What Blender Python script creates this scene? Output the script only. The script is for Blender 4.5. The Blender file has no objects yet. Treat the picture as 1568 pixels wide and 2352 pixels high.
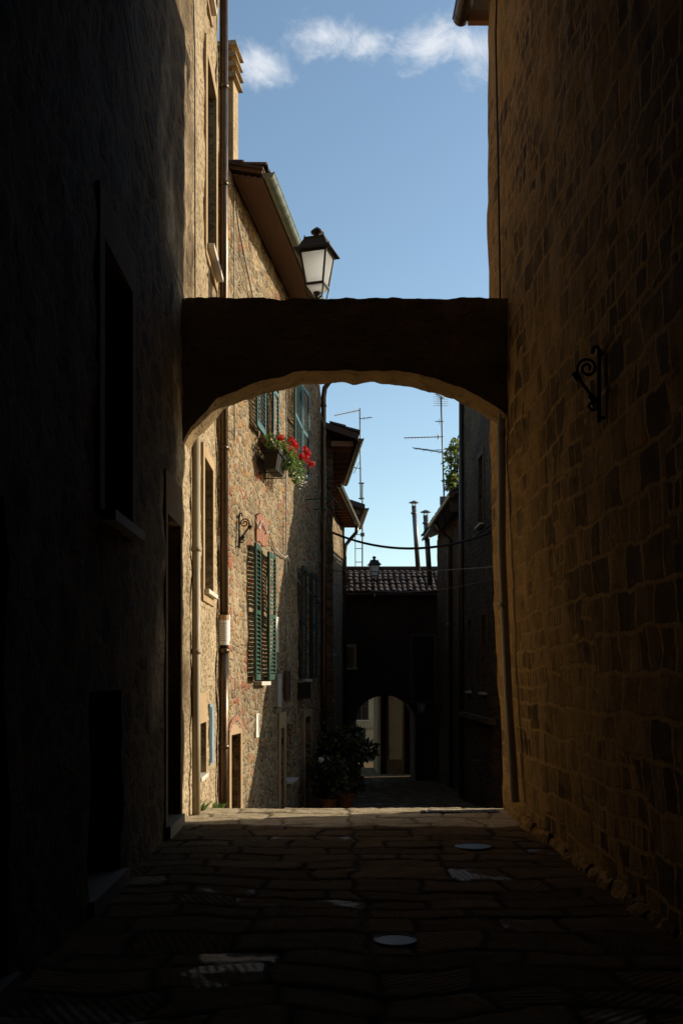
import bpy, bmesh, math, random
from mathutils import Vector, noise, Matrix
random.seed(11)
R = math.radians
S = bpy.context.scene
COL = S.collection

# ------------------------------------------------------------------ camera
FPX, VX, VY, EYE = 2300.0, 755.0, 1555.0, 1.6      # focal length and vanishing point on a 1568 x 2352 frame
cam = bpy.data.cameras.new('camera')
co = bpy.data.objects.new('camera', cam)
COL.objects.link(co)
co.location = (0, 0, EYE)
co.rotation_euler = (R(90), 0, 0)
cam.sensor_fit = 'VERTICAL'
cam.sensor_height = 36.0
cam.lens = FPX / 2352 * 36
cam.shift_x = (784 - VX) / 2352
cam.shift_y = (VY - 1176) / 2352
cam.clip_end = 2000
S.camera = co

# ------------------------------------------------------------------ light
SUN_EL = R(21)
sh = Vector((1, .33, 0)).normalized()
SUN = Vector((sh.x * math.cos(SUN_EL), sh.y * math.cos(SUN_EL), math.sin(SUN_EL)))
sun = bpy.data.lights.new('sun', 'SUN')
sun.energy = 5.0
sun.angle = R(0.5)
sun.color = (1, .90, .74)
so = bpy.data.objects.new('sun', sun)
COL.objects.link(so)
so.location = SUN * 60
so.rotation_euler = SUN.to_track_quat('Z', 'Y').to_euler()

S.view_settings.view_transform = 'Standard'
S.view_settings.look = 'None'
S.view_settings.exposure = 0.36
S.view_settings.gamma = 1.0
S.view_settings.use_curve_mapping = False
S.cycles.max_bounces = 8
S.cycles.diffuse_bounces = 5


class NT:
    """small helper round a node tree"""
    def __init__(self, nt):
        self.t = nt
        nt.nodes.clear()

    def n(self, kind, **kw):
        nd = self.t.nodes.new(kind)
        for k, v in kw.items():
            if k.startswith('i_'):
                nd.inputs[k[2:].replace('_', ' ')].default_value = v
            else:
                setattr(nd, k, v)
        return nd

    def put(self, sock, val):
        if isinstance(val, bpy.types.NodeSocket):
            self.t.links.new(val, sock)
        else:
            sock.default_value = val

    def math(self, op, a, b=None, clamp=False):
        nd = self.t.nodes.new('ShaderNodeMath')
        nd.operation = op
        nd.use_clamp = clamp
        self.put(nd.inputs[0], a)
        if b is not None:
            self.put(nd.inputs[1], b)
        return nd.outputs[0]

    def vmath(self, op, a, b):
        nd = self.t.nodes.new('ShaderNodeVectorMath')
        nd.operation = op
        self.put(nd.inputs[0], a)
        self.put(nd.inputs[1], b)
        return nd.outputs[0]

    def mix(self, f, a, b, blend='MIX'):
        nd = self.t.nodes.new('ShaderNodeMix')
        nd.data_type = 'RGBA'
        nd.blend_type = blend
        self.put(nd.inputs[0], f)
        self.put(nd.inputs[6], a if isinstance(a, bpy.types.NodeSocket) else c4(a))
        self.put(nd.inputs[7], b if isinstance(b, bpy.types.NodeSocket) else c4(b))
        return nd.outputs[2]

    def smooth(self, v, a, b, lo=0.0, hi=1.0):
        nd = self.t.nodes.new('ShaderNodeMapRange')
        nd.interpolation_type = 'SMOOTHSTEP'
        self.put(nd.inputs[0], v)
        nd.inputs[1].default_value = a
        nd.inputs[2].default_value = b
        nd.inputs[3].default_value = lo
        nd.inputs[4].default_value = hi
        return nd.outputs[0]

    def noise(self, vec, scale, detail=4, rough=.55, dist=0.0):
        nd = self.t.nodes.new('ShaderNodeTexNoise')
        if vec is not None:
            self.t.links.new(vec, nd.inputs['Vector'])
        nd.inputs['Scale'].default_value = scale
        nd.inputs['Detail'].default_value = detail
        nd.inputs['Roughness'].default_value = rough
        nd.inputs['Distortion'].default_value = dist
        return nd

    def ramp(self, fac, stops, interp='LINEAR'):
        nd = self.t.nodes.new('ShaderNodeValToRGB')
        cr = nd.color_ramp
        cr.interpolation = interp
        while len(cr.elements) < len(stops):
            cr.elements.new(.5)
        for e, (p, c) in zip(cr.elements, stops):
            e.position = p
            e.color = c4(c)
        self.put(nd.inputs[0], fac)
        return nd.outputs[0]


def c4(c):
    return (c[0], c[1], c[2], 1.0) if hasattr(c, '__len__') and len(c) == 3 else c


# ------------------------------------------------------------------ sky with three clouds
world = bpy.data.worlds.new('World')
S.world = world
world.use_nodes = True
W = NT(world.node_tree)
sky = W.n('ShaderNodeTexSky', sky_type='NISHITA', sun_disc=False)
sky.sun_elevation = SUN_EL
sky.sun_rotation = math.atan2(SUN.x, SUN.y)
sky.altitude = 300
sky.air_density = 1.0
sky.dust_density = 0.8
sky.ozone_density = 0.6
tcw = W.n('ShaderNodeTexCoord')
sep = W.n('ShaderNodeSeparateXYZ')
W.t.links.new(tcw.outputs['Generated'], sep.inputs[0])
yy = W.math('MAXIMUM', sep.outputs[1], .05)
cu = W.math('DIVIDE', sep.outputs[0], yy)
cv = W.math('DIVIDE', sep.outputs[2], yy)
comb = W.n('ShaderNodeCombineXYZ')
W.t.links.new(cu, comb.inputs[0])
W.t.links.new(cv, comb.inputs[1])


def puff(cx, cz, rx, rz, tilt):
    a = W.math('SUBTRACT', cu, cx)
    b = W.math('SUBTRACT', W.math('SUBTRACT', cv, cz), W.math('MULTIPLY', a, tilt))
    a = W.math('DIVIDE', a, rx)
    b = W.math('DIVIDE', b, rz)
    d = W.math('SQRT', W.math('ADD', W.math('MULTIPLY', a, a), W.math('MULTIPLY', b, b)))
    return W.math('SUBTRACT', 1.0, d)


pf = None
for q in ((-.004, .640, .046, .026, -.05), (.045, .632, .028, .018, .1), (.104, .630, .06, .026, .1), (.152, .629, .066, .036, -.12), (-.078, .612, .04, .026, -.25)):
    p_ = puff(*q)
    pf = p_ if pf is None else W.math('MAXIMUM', pf, p_)
nz = W.noise(comb.outputs[0], 22, 10, .68, .5).outputs[0]
cl = W.math('ADD', pf, W.math('MULTIPLY', W.math('SUBTRACT', nz, .5), 2.6))
cl = W.smooth(cl, -.1, 1.25, 0.0, .85)
front = W.smooth(sep.outputs[1], .1, .3)
cl = W.math('MULTIPLY', cl, front)
tint = W.mix(1.0, sky.outputs[0], (.93, 1.0, .98), 'MULTIPLY')
skyc = W.mix(cl, tint, (4.6, 4.75, 5.0))
bg = W.n('ShaderNodeBackground')
bg.inputs[1].default_value = .15
W.t.links.new(skyc, bg.inputs[0])
wo = W.n('ShaderNodeOutputWorld')
W.t.links.new(bg.outputs[0], wo.inputs[0])


# ------------------------------------------------------------------ materials
MATS = {}


def newmat(name):
    m = bpy.data.materials.new(name)
    m.use_nodes = True
    t = NT(m.node_tree)
    b = t.n('ShaderNodeBsdfPrincipled')
    o = t.n('ShaderNodeOutputMaterial')
    t.t.links.new(b.outputs[0], o.inputs[0])
    MATS[name] = m
    return m, t, b


def bump(t, b, h, strength=.5, dist=.02):
    nd = t.n('ShaderNodeBump')
    nd.inputs['Strength'].default_value = strength
    nd.inputs['Distance'].default_value = dist
    t.put(nd.inputs['Height'], h)
    t.t.links.new(nd.outputs[0], b.inputs['Normal'])


def objvec(t, scale=(1, 1, 1)):
    tc = t.n('ShaderNodeTexCoord')
    mp = t.n('ShaderNodeMapping')
    mp.inputs['Scale'].default_value = scale
    t.t.links.new(tc.outputs['Object'], mp.inputs[0])
    return mp.outputs[0], tc.outputs['Object']


def plain(name, col, rough=.7, metal=0.0, var=.25, nscale=8, bstr=.15, stretch=(1, 1, 1), spec=.5):
    m, t, b = newmat(name)
    v, raw = objvec(t, stretch)
    nzz = t.noise(v, nscale, 6, .6)
    lo = tuple(x * (1 - var) for x in col)
    hi = tuple(min(1, x * (1 + var)) for x in col)
    c = t.ramp(nzz.outputs[0], [(.25, lo), (.75, hi)])
    t.t.links.new(c, b.inputs['Base Color'])
    t.put(b.inputs['Roughness'], t.smooth(nzz.outputs[0], .2, .8, max(.05, rough - .12), min(1, rough + .12)))
    b.inputs['Metallic'].default_value = metal
    b.inputs['Specular IOR Level'].default_value = spec
    if bstr:
        bump(t, b, t.noise(v, nscale * 5, 4).outputs[0], bstr, .01)
    return m


def rubble(name, stones, mortar, scale=(3, 3, 5.5), jw=.07, dist=.35, bs=.9, bd=.03, dirt=.5, brick=None, mortar_amt=1.0, spec=.15, tone=1.0):
    m, t, b = newmat(name)
    v, raw = objvec(t, scale)
    wob = t.noise(raw, 2.6, 3).outputs['Color']
    w2 = t.vmath('SUBTRACT', wob, (.5, .5, .5))
    sc = t.n('ShaderNodeVectorMath', operation='SCALE')
    sc.inputs['Scale'].default_value = dist * 3
    t.t.links.new(w2, sc.inputs[0])
    vv = t.vmath('ADD', v, sc.outputs[0])
    vo = t.n('ShaderNodeTexVoronoi', feature='F1')
    t.t.links.new(vv, vo.inputs['Vector'])
    vo.inputs['Scale'].default_value = 1.0
    vo.inputs['Randomness'].default_value = .85
    ed = t.n('ShaderNodeTexVoronoi', feature='DISTANCE_TO_EDGE')
    t.t.links.new(vv, ed.inputs['Vector'])
    ed.inputs['Scale'].default_value = 1.0
    ed.inputs['Randomness'].default_value = .85
    srgb = t.n('ShaderNodeSeparateColor')
    t.t.links.new(vo.outputs['Color'], srgb.inputs[0])
    n = len(stones)
    c = t.ramp(srgb.outputs[0], [((i + .0) / n, s) for i, s in enumerate(stones)], 'CONSTANT')
    fine = t.noise(raw, 28, 6, .65).outputs[0]
    mid = t.noise(raw, 6, 5, .6).outputs[0]
    big = t.noise(raw, .55, 4, .6).outputs[0]
    if tone != 1.0:
        c = t.mix(1.0, c, (tone, tone, tone), 'MULTIPLY')
    c = t.mix(1.0, c, t.ramp(fine, [(.25, (.55, .55, .55)), (.75, (1.3, 1.3, 1.3))]), 'MULTIPLY')
    if brick:
        # bricks were worked in mostly low down by the near corner
        sp = t.n('ShaderNodeSeparateXYZ')
        t.t.links.new(raw, sp.inputs[0])
        zone = t.math('MULTIPLY', t.smooth(sp.outputs[1], -3.0, -2.3, 1.0, 0.0), t.smooth(sp.outputs[2], 3.6, 4.8, 1.0, 0.0))
        bsel = t.math('MULTIPLY', t.smooth(t.math('ADD', srgb.outputs[1], t.math('MULTIPLY', zone, .28)), .74, .76), t.math('MAXIMUM', zone, t.smooth(t.noise(raw, .8, 2).outputs[0], .50, .58)))
        c = t.mix(bsel, c, brick)
    edge = t.math('ADD', ed.outputs['Distance'], t.math('ADD', t.math('MULTIPLY', t.math('SUBTRACT', mid, .5), .3), t.math('MULTIPLY', t.math('SUBTRACT', fine, .5), .16)))
    joint = t.smooth(edge, jw * .4, jw * 1.5, 1.0, 0.0)
    jm = t.math('MULTIPLY', joint, mortar_amt)
    mc = t.mix(1.0, mortar, t.ramp(fine, [(.3, (.7, .7, .7)), (.7, (1.2, 1.2, 1.2))]), 'MULTIPLY')
    c = t.mix(jm, c, mc)
    c = t.mix(1.0, c, t.ramp(big, [(.3, (1 - dirt, 1 - dirt, 1 - dirt)), (.68, (1.12, 1.12, 1.12))]), 'MULTIPLY')
    t.t.links.new(c, b.inputs['Base Color'])
    b.inputs['Roughness'].default_value = .93
    b.inputs['Specular IOR Level'].default_value = spec
    h = t.math('ADD', t.smooth(edge, 0.0, jw * 3, 0.0, 1.0), t.math('ADD', t.math('MULTIPLY', mid, .9), t.math('MULTIPLY', fine, .45)))
    h = t.math('ADD', h, t.math('MULTIPLY', srgb.outputs[2], .8))
    bump(t, b, h, bs, bd)
    return m


def plaster(name, col, col2, bs=.5, bd=.02, holes=.5, dirt=.35, nscale=1.2):
    """old lime plaster: worn tone, pits drawn out sideways, hairline streaks"""
    m, t, b = newmat(name)
    v, raw = objvec(t, (4, 4, 11))
    big = t.noise(raw, nscale, 6, .62).outputs[0]
    fine = t.noise(raw, 36, 5, .6).outputs[0]
    pit = t.noise(v, 1.6, 5, .68).outputs[0]
    c = t.ramp(big, [(.28, col2), (.5, col), (.75, tuple(x * 1.15 for x in col))])
    c = t.mix(1.0, c, t.ramp(fine, [(.2, (.75, .75, .75)), (.8, (1.2, 1.2, 1.2))]), 'MULTIPLY')
    pm = t.smooth(pit, .57, .68, 0.0, holes)
    c = t.mix(pm, c, tuple(x * .45 for x in col2))
    low = t.noise(raw, .35, 3).outputs[0]
    c = t.mix(1.0, c, t.ramp(low, [(.35, (1 - dirt, 1 - dirt, 1 - dirt)), (.65, (1.05, 1.05, 1.05))]), 'MULTIPLY')
    t.t.links.new(c, b.inputs['Base Color'])
    b.inputs['Roughness'].default_value = .95
    b.inputs['Specular IOR Level'].default_value = .15
    h = t.math('SUBTRACT', t.math('ADD', big, t.math('MULTIPLY', fine, .25)), t.math('MULTIPLY', t.smooth(pit, .5, .7), .8))
    bump(t, b, h, bs, bd)
    return m


def coursed(name, c1, c2, dark, mortar, bw=.40, rh=.29, bs=.7, bd=.022):
    """squared blocks in courses, seen on a wall that runs along Y"""
    m, t, b = newmat(name)
    tc = t.n('ShaderNodeTexCoord')
    sp = t.n('ShaderNodeSeparateXYZ')
    t.t.links.new(tc.outputs['Object'], sp.inputs[0])
    raw = tc.outputs['Object']
    wob = t.noise(raw, 1.3, 4, .6).outputs['Color']
    ws = t.n('ShaderNodeSeparateColor')
    t.t.links.new(wob, ws.inputs[0])
    hf = t.noise(raw, 9, 3, .6).outputs[0]
    cb = t.n('ShaderNodeCombineXYZ')
    along = t.math('ADD', sp.outputs[1], sp.outputs[0])
    t.put(cb.inputs[0], t.math('ADD', along, t.math('ADD', t.math('MULTIPLY', ws.outputs[0], .30), t.math('MULTIPLY', hf, .06))))
    t.put(cb.inputs[1], t.math('ADD', sp.outputs[2], t.math('ADD', t.math('MULTIPLY', ws.outputs[1], .17), t.math('MULTIPLY', hf, .05))))
    def bricks(w, h, off):
        br = t.n('ShaderNodeTexBrick')
        br.offset = off
        br.offset_frequency = 2
        br.squash = .55
        br.squash_frequency = 3
        t.t.links.new(cb.outputs[0], br.inputs['Vector'])
        br.inputs['Color1'].default_value = (0, 0, 0, 1)
        br.inputs['Color2'].default_value = (1, 1, 1, 1)
        br.inputs['Mortar'].default_value = (.5, .5, .5, 1)
        br.inputs['Scale'].default_value = 1.0
        br.inputs['Brick Width'].default_value = w
        br.inputs['Row Height'].default_value = h
        br.inputs['Mortar Size'].default_value = .022
        br.inputs['Mortar Smooth'].default_value = .4
        br.inputs['Bias'].default_value = 0
        return br
    b1, b2 = bricks(bw, rh, .5), bricks(bw * .58, rh * .62, .37)
    pm = t.smooth(t.noise(raw, .8, 2, .5).outputs[0], .52, .54)
    bcol = t.mix(pm, b1.outputs['Color'], b2.outputs['Color'])
    bfac = t.math('ADD', t.math('MULTIPLY', b1.outputs['Fac'], t.math('SUBTRACT', 1.0, pm)), t.math('MULTIPLY', b2.outputs['Fac'], pm))
    fine = t.noise(raw, 30, 6, .65).outputs[0]
    mid = t.noise(raw, 5, 5, .6).outputs[0]
    big = t.noise(raw, .6, 4, .55).outputs[0]
    c = t.ramp(bcol, [(0, dark), (.3, tuple(x * .55 for x in c2)), (.55, c2), (.8, c1), (1, tuple(x * .4 for x in c2))])
    c = t.mix(1.0, c, t.ramp(mid, [(.25, (.5, .5, .5)), (.75, (1.35, 1.35, 1.35))]), 'MULTIPLY')
    smear = t.smooth(t.math('ADD', t.math('ADD', big, t.math('MULTIPLY', mid, .5)), t.math('MULTIPLY', sp.outputs[1], .035)), .74, 1.0, 0.0, .55)
    jm = t.math('MAXIMUM', t.math('MULTIPLY', bfac, t.smooth(mid, .3, .5, .45, 1.0)), smear)
    c = t.mix(jm, c, mortar)
    c = t.mix(1.0, c, t.ramp(fine, [(.25, (.6, .6, .6)), (.75, (1.25, 1.25, 1.25))]), 'MULTIPLY')
    t.t.links.new(c, b.inputs['Base Color'])
    b.inputs['Roughness'].default_value = .95
    b.inputs['Specular IOR Level'].default_value = .12
    h = t.math('ADD', t.math('MULTIPLY', t.math('SUBTRACT', 1.0, bfac), .8), t.math('ADD', mid, t.math('MULTIPLY', fine, .4)))
    bump(t, b, h, bs, bd)
    return m


M = {}
M['plaster'] = plaster('old_lime_plaster', (.41, .30, .17), (.29, .205, .115), .55, .03, .7, .3, 2.2)


def worn_shaded_wall(name):
    """plaster over the far part of the house, bare dark rubble towards the near end, carried on to the shadow edge as painted shade"""
    m, t, b = newmat(name)
    v, raw = objvec(t, (6, 6, 15))
    sp = t.n('ShaderNodeSeparateXYZ')
    t.t.links.new(raw, sp.inputs[0])
    big = t.noise(raw, 2.2, 6, .62).outputs[0]
    fine = t.noise(raw, 36, 5, .6).outputs[0]
    pit = t.noise(v, 1.3, 5, .7).outputs[0]
    low = t.noise(raw, .45, 4, .6).outputs[0]
    c = t.ramp(big, [(.28, (.27, .20, .12)), (.5, (.39, .30, .185)), (.75, (.44, .345, .22))])
    c = t.mix(1.0, c, t.ramp(fine, [(.2, (.75, .75, .75)), (.8, (1.2, 1.2, 1.2))]), 'MULTIPLY')
    c = t.mix(t.smooth(pit, .55, .66, 0.0, .62), c, (.14, .10, .055))
    c = t.mix(1.0, c, t.ramp(t.noise(raw, 8, 5, .65).outputs[0], [(.3, (.72, .70, .66)), (.6, (1.08, 1.08, 1.08))]), 'MULTIPLY')
    c = t.mix(1.0, c, t.ramp(low, [(.35, (.7, .68, .64)), (.6, (1.05, 1.05, 1.05))]), 'MULTIPLY')
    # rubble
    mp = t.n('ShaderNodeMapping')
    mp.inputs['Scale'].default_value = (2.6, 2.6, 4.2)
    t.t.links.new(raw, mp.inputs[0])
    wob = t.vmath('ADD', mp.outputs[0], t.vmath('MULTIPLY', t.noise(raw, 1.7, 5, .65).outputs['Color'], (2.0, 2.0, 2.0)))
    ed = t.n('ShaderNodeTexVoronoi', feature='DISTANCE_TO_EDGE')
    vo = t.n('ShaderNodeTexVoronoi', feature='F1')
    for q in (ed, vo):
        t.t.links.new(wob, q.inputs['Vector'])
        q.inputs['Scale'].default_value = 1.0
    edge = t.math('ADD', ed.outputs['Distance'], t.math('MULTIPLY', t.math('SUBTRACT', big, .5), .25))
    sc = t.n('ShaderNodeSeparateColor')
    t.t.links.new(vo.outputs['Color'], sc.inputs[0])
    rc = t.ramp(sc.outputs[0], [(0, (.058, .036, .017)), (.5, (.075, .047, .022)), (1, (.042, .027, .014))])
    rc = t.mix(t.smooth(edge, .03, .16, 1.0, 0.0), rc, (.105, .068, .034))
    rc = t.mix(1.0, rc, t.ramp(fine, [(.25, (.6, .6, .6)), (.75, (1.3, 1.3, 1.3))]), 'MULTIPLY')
    mask = t.smooth(t.math('ADD', sp.outputs[1], t.math('ADD', t.math('MULTIPLY', t.math('SUBTRACT', low, .5), 7.0), t.math('MULTIPLY', t.math('SUBTRACT', big, .5), 2.0))), 3.9, 5.6)  # dark tone carried out to the shadow edge, shading the wall by colour
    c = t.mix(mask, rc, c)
    t.t.links.new(c, b.inputs['Base Color'])
    b.inputs['Roughness'].default_value = .95
    b.inputs['Specular IOR Level'].default_value = .12
    h1 = t.math('SUBTRACT', t.math('ADD', big, t.math('MULTIPLY', fine, .25)), t.math('MULTIPLY', t.smooth(pit, .5, .66), .7))
    h2 = t.math('ADD', t.math('MULTIPLY', t.smooth(edge, 0.0, .25), .55), t.math('ADD', t.math('MULTIPLY', big, 2.0), t.math('ADD', t.math('MULTIPLY', t.noise(raw, 11, 5, .65).outputs[0], 1.2), t.math('MULTIPLY', fine, .5))))
    hm = t.n('ShaderNodeMix')
    t.put(hm.inputs[0], mask)
    t.put(hm.inputs[2], h2)
    t.put(hm.inputs[3], h1)
    bump(t, b, hm.outputs[0], .8, .04)
    return m


M['worn'] = worn_shaded_wall('plaster_rubble_painted_shade')
M['trim'] = plaster('smooth_trim_plaster', (.36, .255, .145), (.30, .205, .115), .25, .01, .12, .15)
M['shaded_trim'] = plaster('painted_shade_trim', (.14, .095, .05), (.10, .068, .036), .3, .015, .3, .3)  # darker copy of the trim, shade painted in for the near openings
M['rubble'] = rubble('tan_rubble_stone', [(.27, .185, .09), (.33, .235, .125), (.22, .155, .085), (.36, .19, .07), (.26, .185, .105), (.17, .125, .075), (.35, .26, .15), (.29, .165, .075)],
                     (.36, .285, .18), (4.7, 4.7, 7.8), .10, .6, .9, .05, .35, (.29, .10, .052), tone=.97)
M['coursed'] = coursed('brown_block_stone', (.33, .21, .088), (.24, .155, .068), (.06, .043, .025), (.37, .24, .10))
M['arch_stone'] = plaster('dark_lichened_stone', (.21, .155, .095), (.13, .095, .058), .6, .03, .5, .4, 3.0)
M['soffit'] = plaster('stained_soffit_plaster', (.33, .225, .11), (.24, .16, .075), .7, .03, .5, .4, 3.0)
nt_ = NT.__new__(NT)
nt_.t = M['arch_stone'].node_tree
pb_ = [n_ for n_ in nt_.t.nodes if n_.type == 'BSDF_PRINCIPLED'][0]
oldc = pb_.inputs['Base Color'].links[0].from_socket
_, raw_ = objvec(nt_)
lv = nt_.n('ShaderNodeTexVoronoi', feature='F1')
nt_.t.links.new(nt_.vmath('ADD', raw_, nt_.noise(raw_, 14, 3).outputs['Color']), lv.inputs['Vector'])
lv.inputs['Scale'].default_value = 3.4
ls = nt_.n('ShaderNodeSeparateColor')
nt_.t.links.new(lv.outputs['Color'], ls.inputs[0])
lm = nt_.math('MULTIPLY', nt_.smooth(lv.outputs['Distance'], .10, .17, 1.0, 0.0), nt_.smooth(ls.outputs[0], .45, .5))
nt_.t.links.new(nt_.mix(nt_.math('MULTIPLY', lm, .7), oldc, (.34, .29, .19)), pb_.inputs['Base Color'])
M['grey_stucco'] = plaster('grey_brown_stucco', (.15, .10, .058), (.10, .066, .038), .5, .02, .3, .35)
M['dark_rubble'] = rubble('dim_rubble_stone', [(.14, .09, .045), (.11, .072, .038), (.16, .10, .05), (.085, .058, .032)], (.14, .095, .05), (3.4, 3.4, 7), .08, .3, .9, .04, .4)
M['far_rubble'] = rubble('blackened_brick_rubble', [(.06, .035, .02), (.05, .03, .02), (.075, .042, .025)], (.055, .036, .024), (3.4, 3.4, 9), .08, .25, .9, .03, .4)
M['cream'] = plaster('cream_plaster', (.42, .33, .19), (.33, .25, .14), .3, .01, .2, .2)
M['ochre'] = plaster('ochre_plaster', (.17, .11, .055), (.12, .075, .035), .3, .01, .2, .25)
M['copper'] = plain('brown_copper_pipe', (.09, .058, .036), .36, .75, .3, 6, .06, (6, 6, 1))
M['pale_pipe'] = plain('tan_painted_pipe', (.27, .215, .13), .6, 0, .18, 7, .08, (6, 6, 1))
M['grey_pipe'] = plain('grey_painted_pipe', (.31, .30, .27), .6, 0, .18, 7, .08, (6, 6, 1))
M['zinc'] = plain('weathered_zinc_gutter', (.15, .17, .13), .5, .35, .3, 6, .08)
M['iron'] = plain('black_wrought_iron', (.022, .020, .018), .55, .6, .3, 30, .2)
M['antenna'] = plain('dull_aluminium', (.16, .15, .14), .5, .7, .25, 12, .05)
M['teal'] = plain('teal_shutter_paint', (.022, .082, .082), .5, 0, .22, 9, .12, (1, 1, .2))
M['green'] = plain('green_shutter_paint', (.008, .046, .026), .48, 0, .25, 9, .12, (1, 1, .2))
M['dark_green'] = plain('dark_green_shutter_paint', (.015, .03, .024), .6, 0, .25, 9, .12)
M['wood'] = plain('brown_timber', (.17, .075, .032), .75, 0, .35, 5, .3, (8, 1, 8))
M['soffit_wood'] = plain('dark_soffit_boards', (.105, .052, .026), .8, 0, .4, 5, .4, (8, 1, 8))
M['dark_wood'] = plain('dark_door_wood', (.055, .028, .014), .6, 0, .35, 5, .3, (8, 8, 1))
M['tile'] = plain('terracotta_roof_tile', (.055, .031, .02), .85, 0, .45, 3.5, .35)
M['sill'] = plain('pale_travertine', (.50, .45, .37), .6, 0, .15, 14, .12)
M['step'] = plain('worn_grey_step', (.10, .08, .055), .7, 0, .25, 9, .2)
M['terra'] = plain('terracotta_sill', (.34, .15, .075), .75, 0, .25, 9, .15)
M['paper'] = plain('white_paper', (.58, .57, .54), .8, 0, .05, 10, .05)
M['ink'] = plain('grey_print', (.22, .22, .23), .8, 0, .1, 10, 0)
M['tape'] = plain('brown_tape', (.34, .20, .09), .45, 0, .15, 20, .05)
M['white_board'] = plain('white_enamel_plate', (.62, .58, .50), .5, 0, .08, 8, .05)
M['grey_box'] = plain('grey_meter_plastic', (.30, .30, .28), .5, 0, .12, 8, .05)
M['blue'] = plain('pale_blue_panel', (.20, .28, .33), .45, 0, .12, 6, .08)
M['planter'] = plain('dark_plastic_planter', (.016, .014, .009), .55, 0, .25, 9, .08, (1, 1, 1), .25)
M['pot'] = plain('brown_clay_pot', (.20, .075, .035), .8, 0, .3, 9, .15)
M['leaf'] = plain('leaf_green', (.075, .115, .028), .5, 0, .5, 14, 0)
M['dark_leaf'] = plain('dark_evergreen_leaf', (.03, .045, .016), .5, 0, .5, 6, 0)
M['vine_leaf'] = plain('yellow_green_leaf', (.11, .14, .03), .5, 0, .5, 6, 0)
M['red'] = plain('red_geranium', (.55, .012, .014), .55, 0, .25, 30, 0)
M['white_petal'] = plain('white_petal', (.72, .70, .64), .6, 0, .1, 30, 0)
M['cable'] = plain('black_cable', (.02, .018, .016), .6, 0, .2, 20, 0)
M['pale_cable'] = plain('pale_cable', (.33, .29, .22), .6, 0, .2, 20, 0)
M['thread'] = plain('grey_wire', (.15, .14, .125), .5, 0, .2, 20, 0)
M['cast'] = plain('worn_cast_iron', (.10, .105, .11), .45, .8, .5, 22, .5)
M['stem'] = plain('woody_stem', (.06, .045, .03), .8, 0, .3, 9, 0)

for k_, col_ in (('leaf', (.10, .16, .03)), ('vine_leaf', (.22, .27, .05)), ('red', (.5, .01, .01))):
    nt_ = M[k_].node_tree
    out_ = [n_ for n_ in nt_.nodes if n_.type == 'OUTPUT_MATERIAL'][0]
    pb_ = [n_ for n_ in nt_.nodes if n_.type == 'BSDF_PRINCIPLED'][0]
    tl_ = nt_.nodes.new('ShaderNodeBsdfTranslucent')
    tl_.inputs[0].default_value = c4(col_)
    ad_ = nt_.nodes.new('ShaderNodeMixShader')
    ad_.inputs[0].default_value = .5
    nt_.links.new(pb_.outputs[0], ad_.inputs[1])
    nt_.links.new(tl_.outputs[0], ad_.inputs[2])
    nt_.links.new(ad_.outputs[0], out_.inputs[0])

# dark window glass
m, t, b = newmat('dark_window_glass')
b.inputs['Base Color'].default_value = (.012, .012, .013, 1)
b.inputs['Roughness'].default_value = .12
bump(t, b, t.noise(objvec(t)[0], 2.5, 2).outputs[0], .05, .02)
M['glass'] = m

# frosted lantern glass lets the sky through it
m, t, b = newmat('frosted_lantern_glass')
v, raw = objvec(t)
gn = t.noise(raw, 7, 4).outputs[0]
tr = t.n('ShaderNodeBsdfTranslucent')
t.t.links.new(t.ramp(gn, [(.3, (.92, .94, .96)), (.7, (.97, .98, .98))]), tr.inputs[0])
b.inputs['Base Color'].default_value = (.66, .66, .64, 1)
b.inputs['Roughness'].default_value = .3
mx = t.n('ShaderNodeMixShader')
mx.inputs[0].default_value = .15
t.t.links.new(tr.outputs[0], mx.inputs[1])
t.t.links.new(b.outputs[0], mx.inputs[2])
for nd in t.t.nodes:
    if nd.type == 'OUTPUT_MATERIAL':
        t.t.links.new(mx.outputs[0], nd.inputs[0])
M['frost'] = m

# flagstones: joints and per-stone tone come from the mesh, tool marks from waves
m, t, b = newmat('worn_flagstone')
v, raw = objvec(t)
at_j = t.n('ShaderNodeAttribute', attribute_name='joint')
at_s = t.n('ShaderNodeAttribute', attribute_name='stone')
fine = t.noise(raw, 45, 6, .65).outputs[0]
mid = t.noise(raw, 5, 5, .6).outputs[0]
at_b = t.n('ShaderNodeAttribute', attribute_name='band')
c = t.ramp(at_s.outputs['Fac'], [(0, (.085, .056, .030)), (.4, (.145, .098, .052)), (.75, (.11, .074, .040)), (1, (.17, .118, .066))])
c = t.mix(at_b.outputs['Fac'], c, t.ramp(at_s.outputs['Fac'], [(0, (.40, .325, .21)), (.5, (.46, .375, .25)), (1, (.43, .345, .225))]))  # paler colour painted in where the sun strip falls
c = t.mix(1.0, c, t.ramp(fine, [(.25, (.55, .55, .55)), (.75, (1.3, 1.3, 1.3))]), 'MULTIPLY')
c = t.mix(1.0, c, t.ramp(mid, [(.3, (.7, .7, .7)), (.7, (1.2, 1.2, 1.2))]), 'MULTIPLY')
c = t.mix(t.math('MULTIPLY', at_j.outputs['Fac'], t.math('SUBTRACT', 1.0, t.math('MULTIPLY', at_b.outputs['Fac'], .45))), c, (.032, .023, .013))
t.t.links.new(c, b.inputs['Base Color'])
wv = t.n('ShaderNodeTexWave', wave_type='BANDS', bands_direction='DIAGONAL')
rotv = t.n('ShaderNodeVectorRotate', rotation_type='Z_AXIS')
t.t.links.new(raw, rotv.inputs['Vector'])
t.put(rotv.inputs['Angle'], t.math('MULTIPLY', at_s.outputs['Fac'], 19.0))
t.t.links.new(rotv.outputs[0], wv.inputs['Vector'])
wv.inputs['Scale'].default_value = 8.5
wv.inputs['Distortion'].default_value = 2.0
wv.inputs['Detail'].default_value = 2
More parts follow.
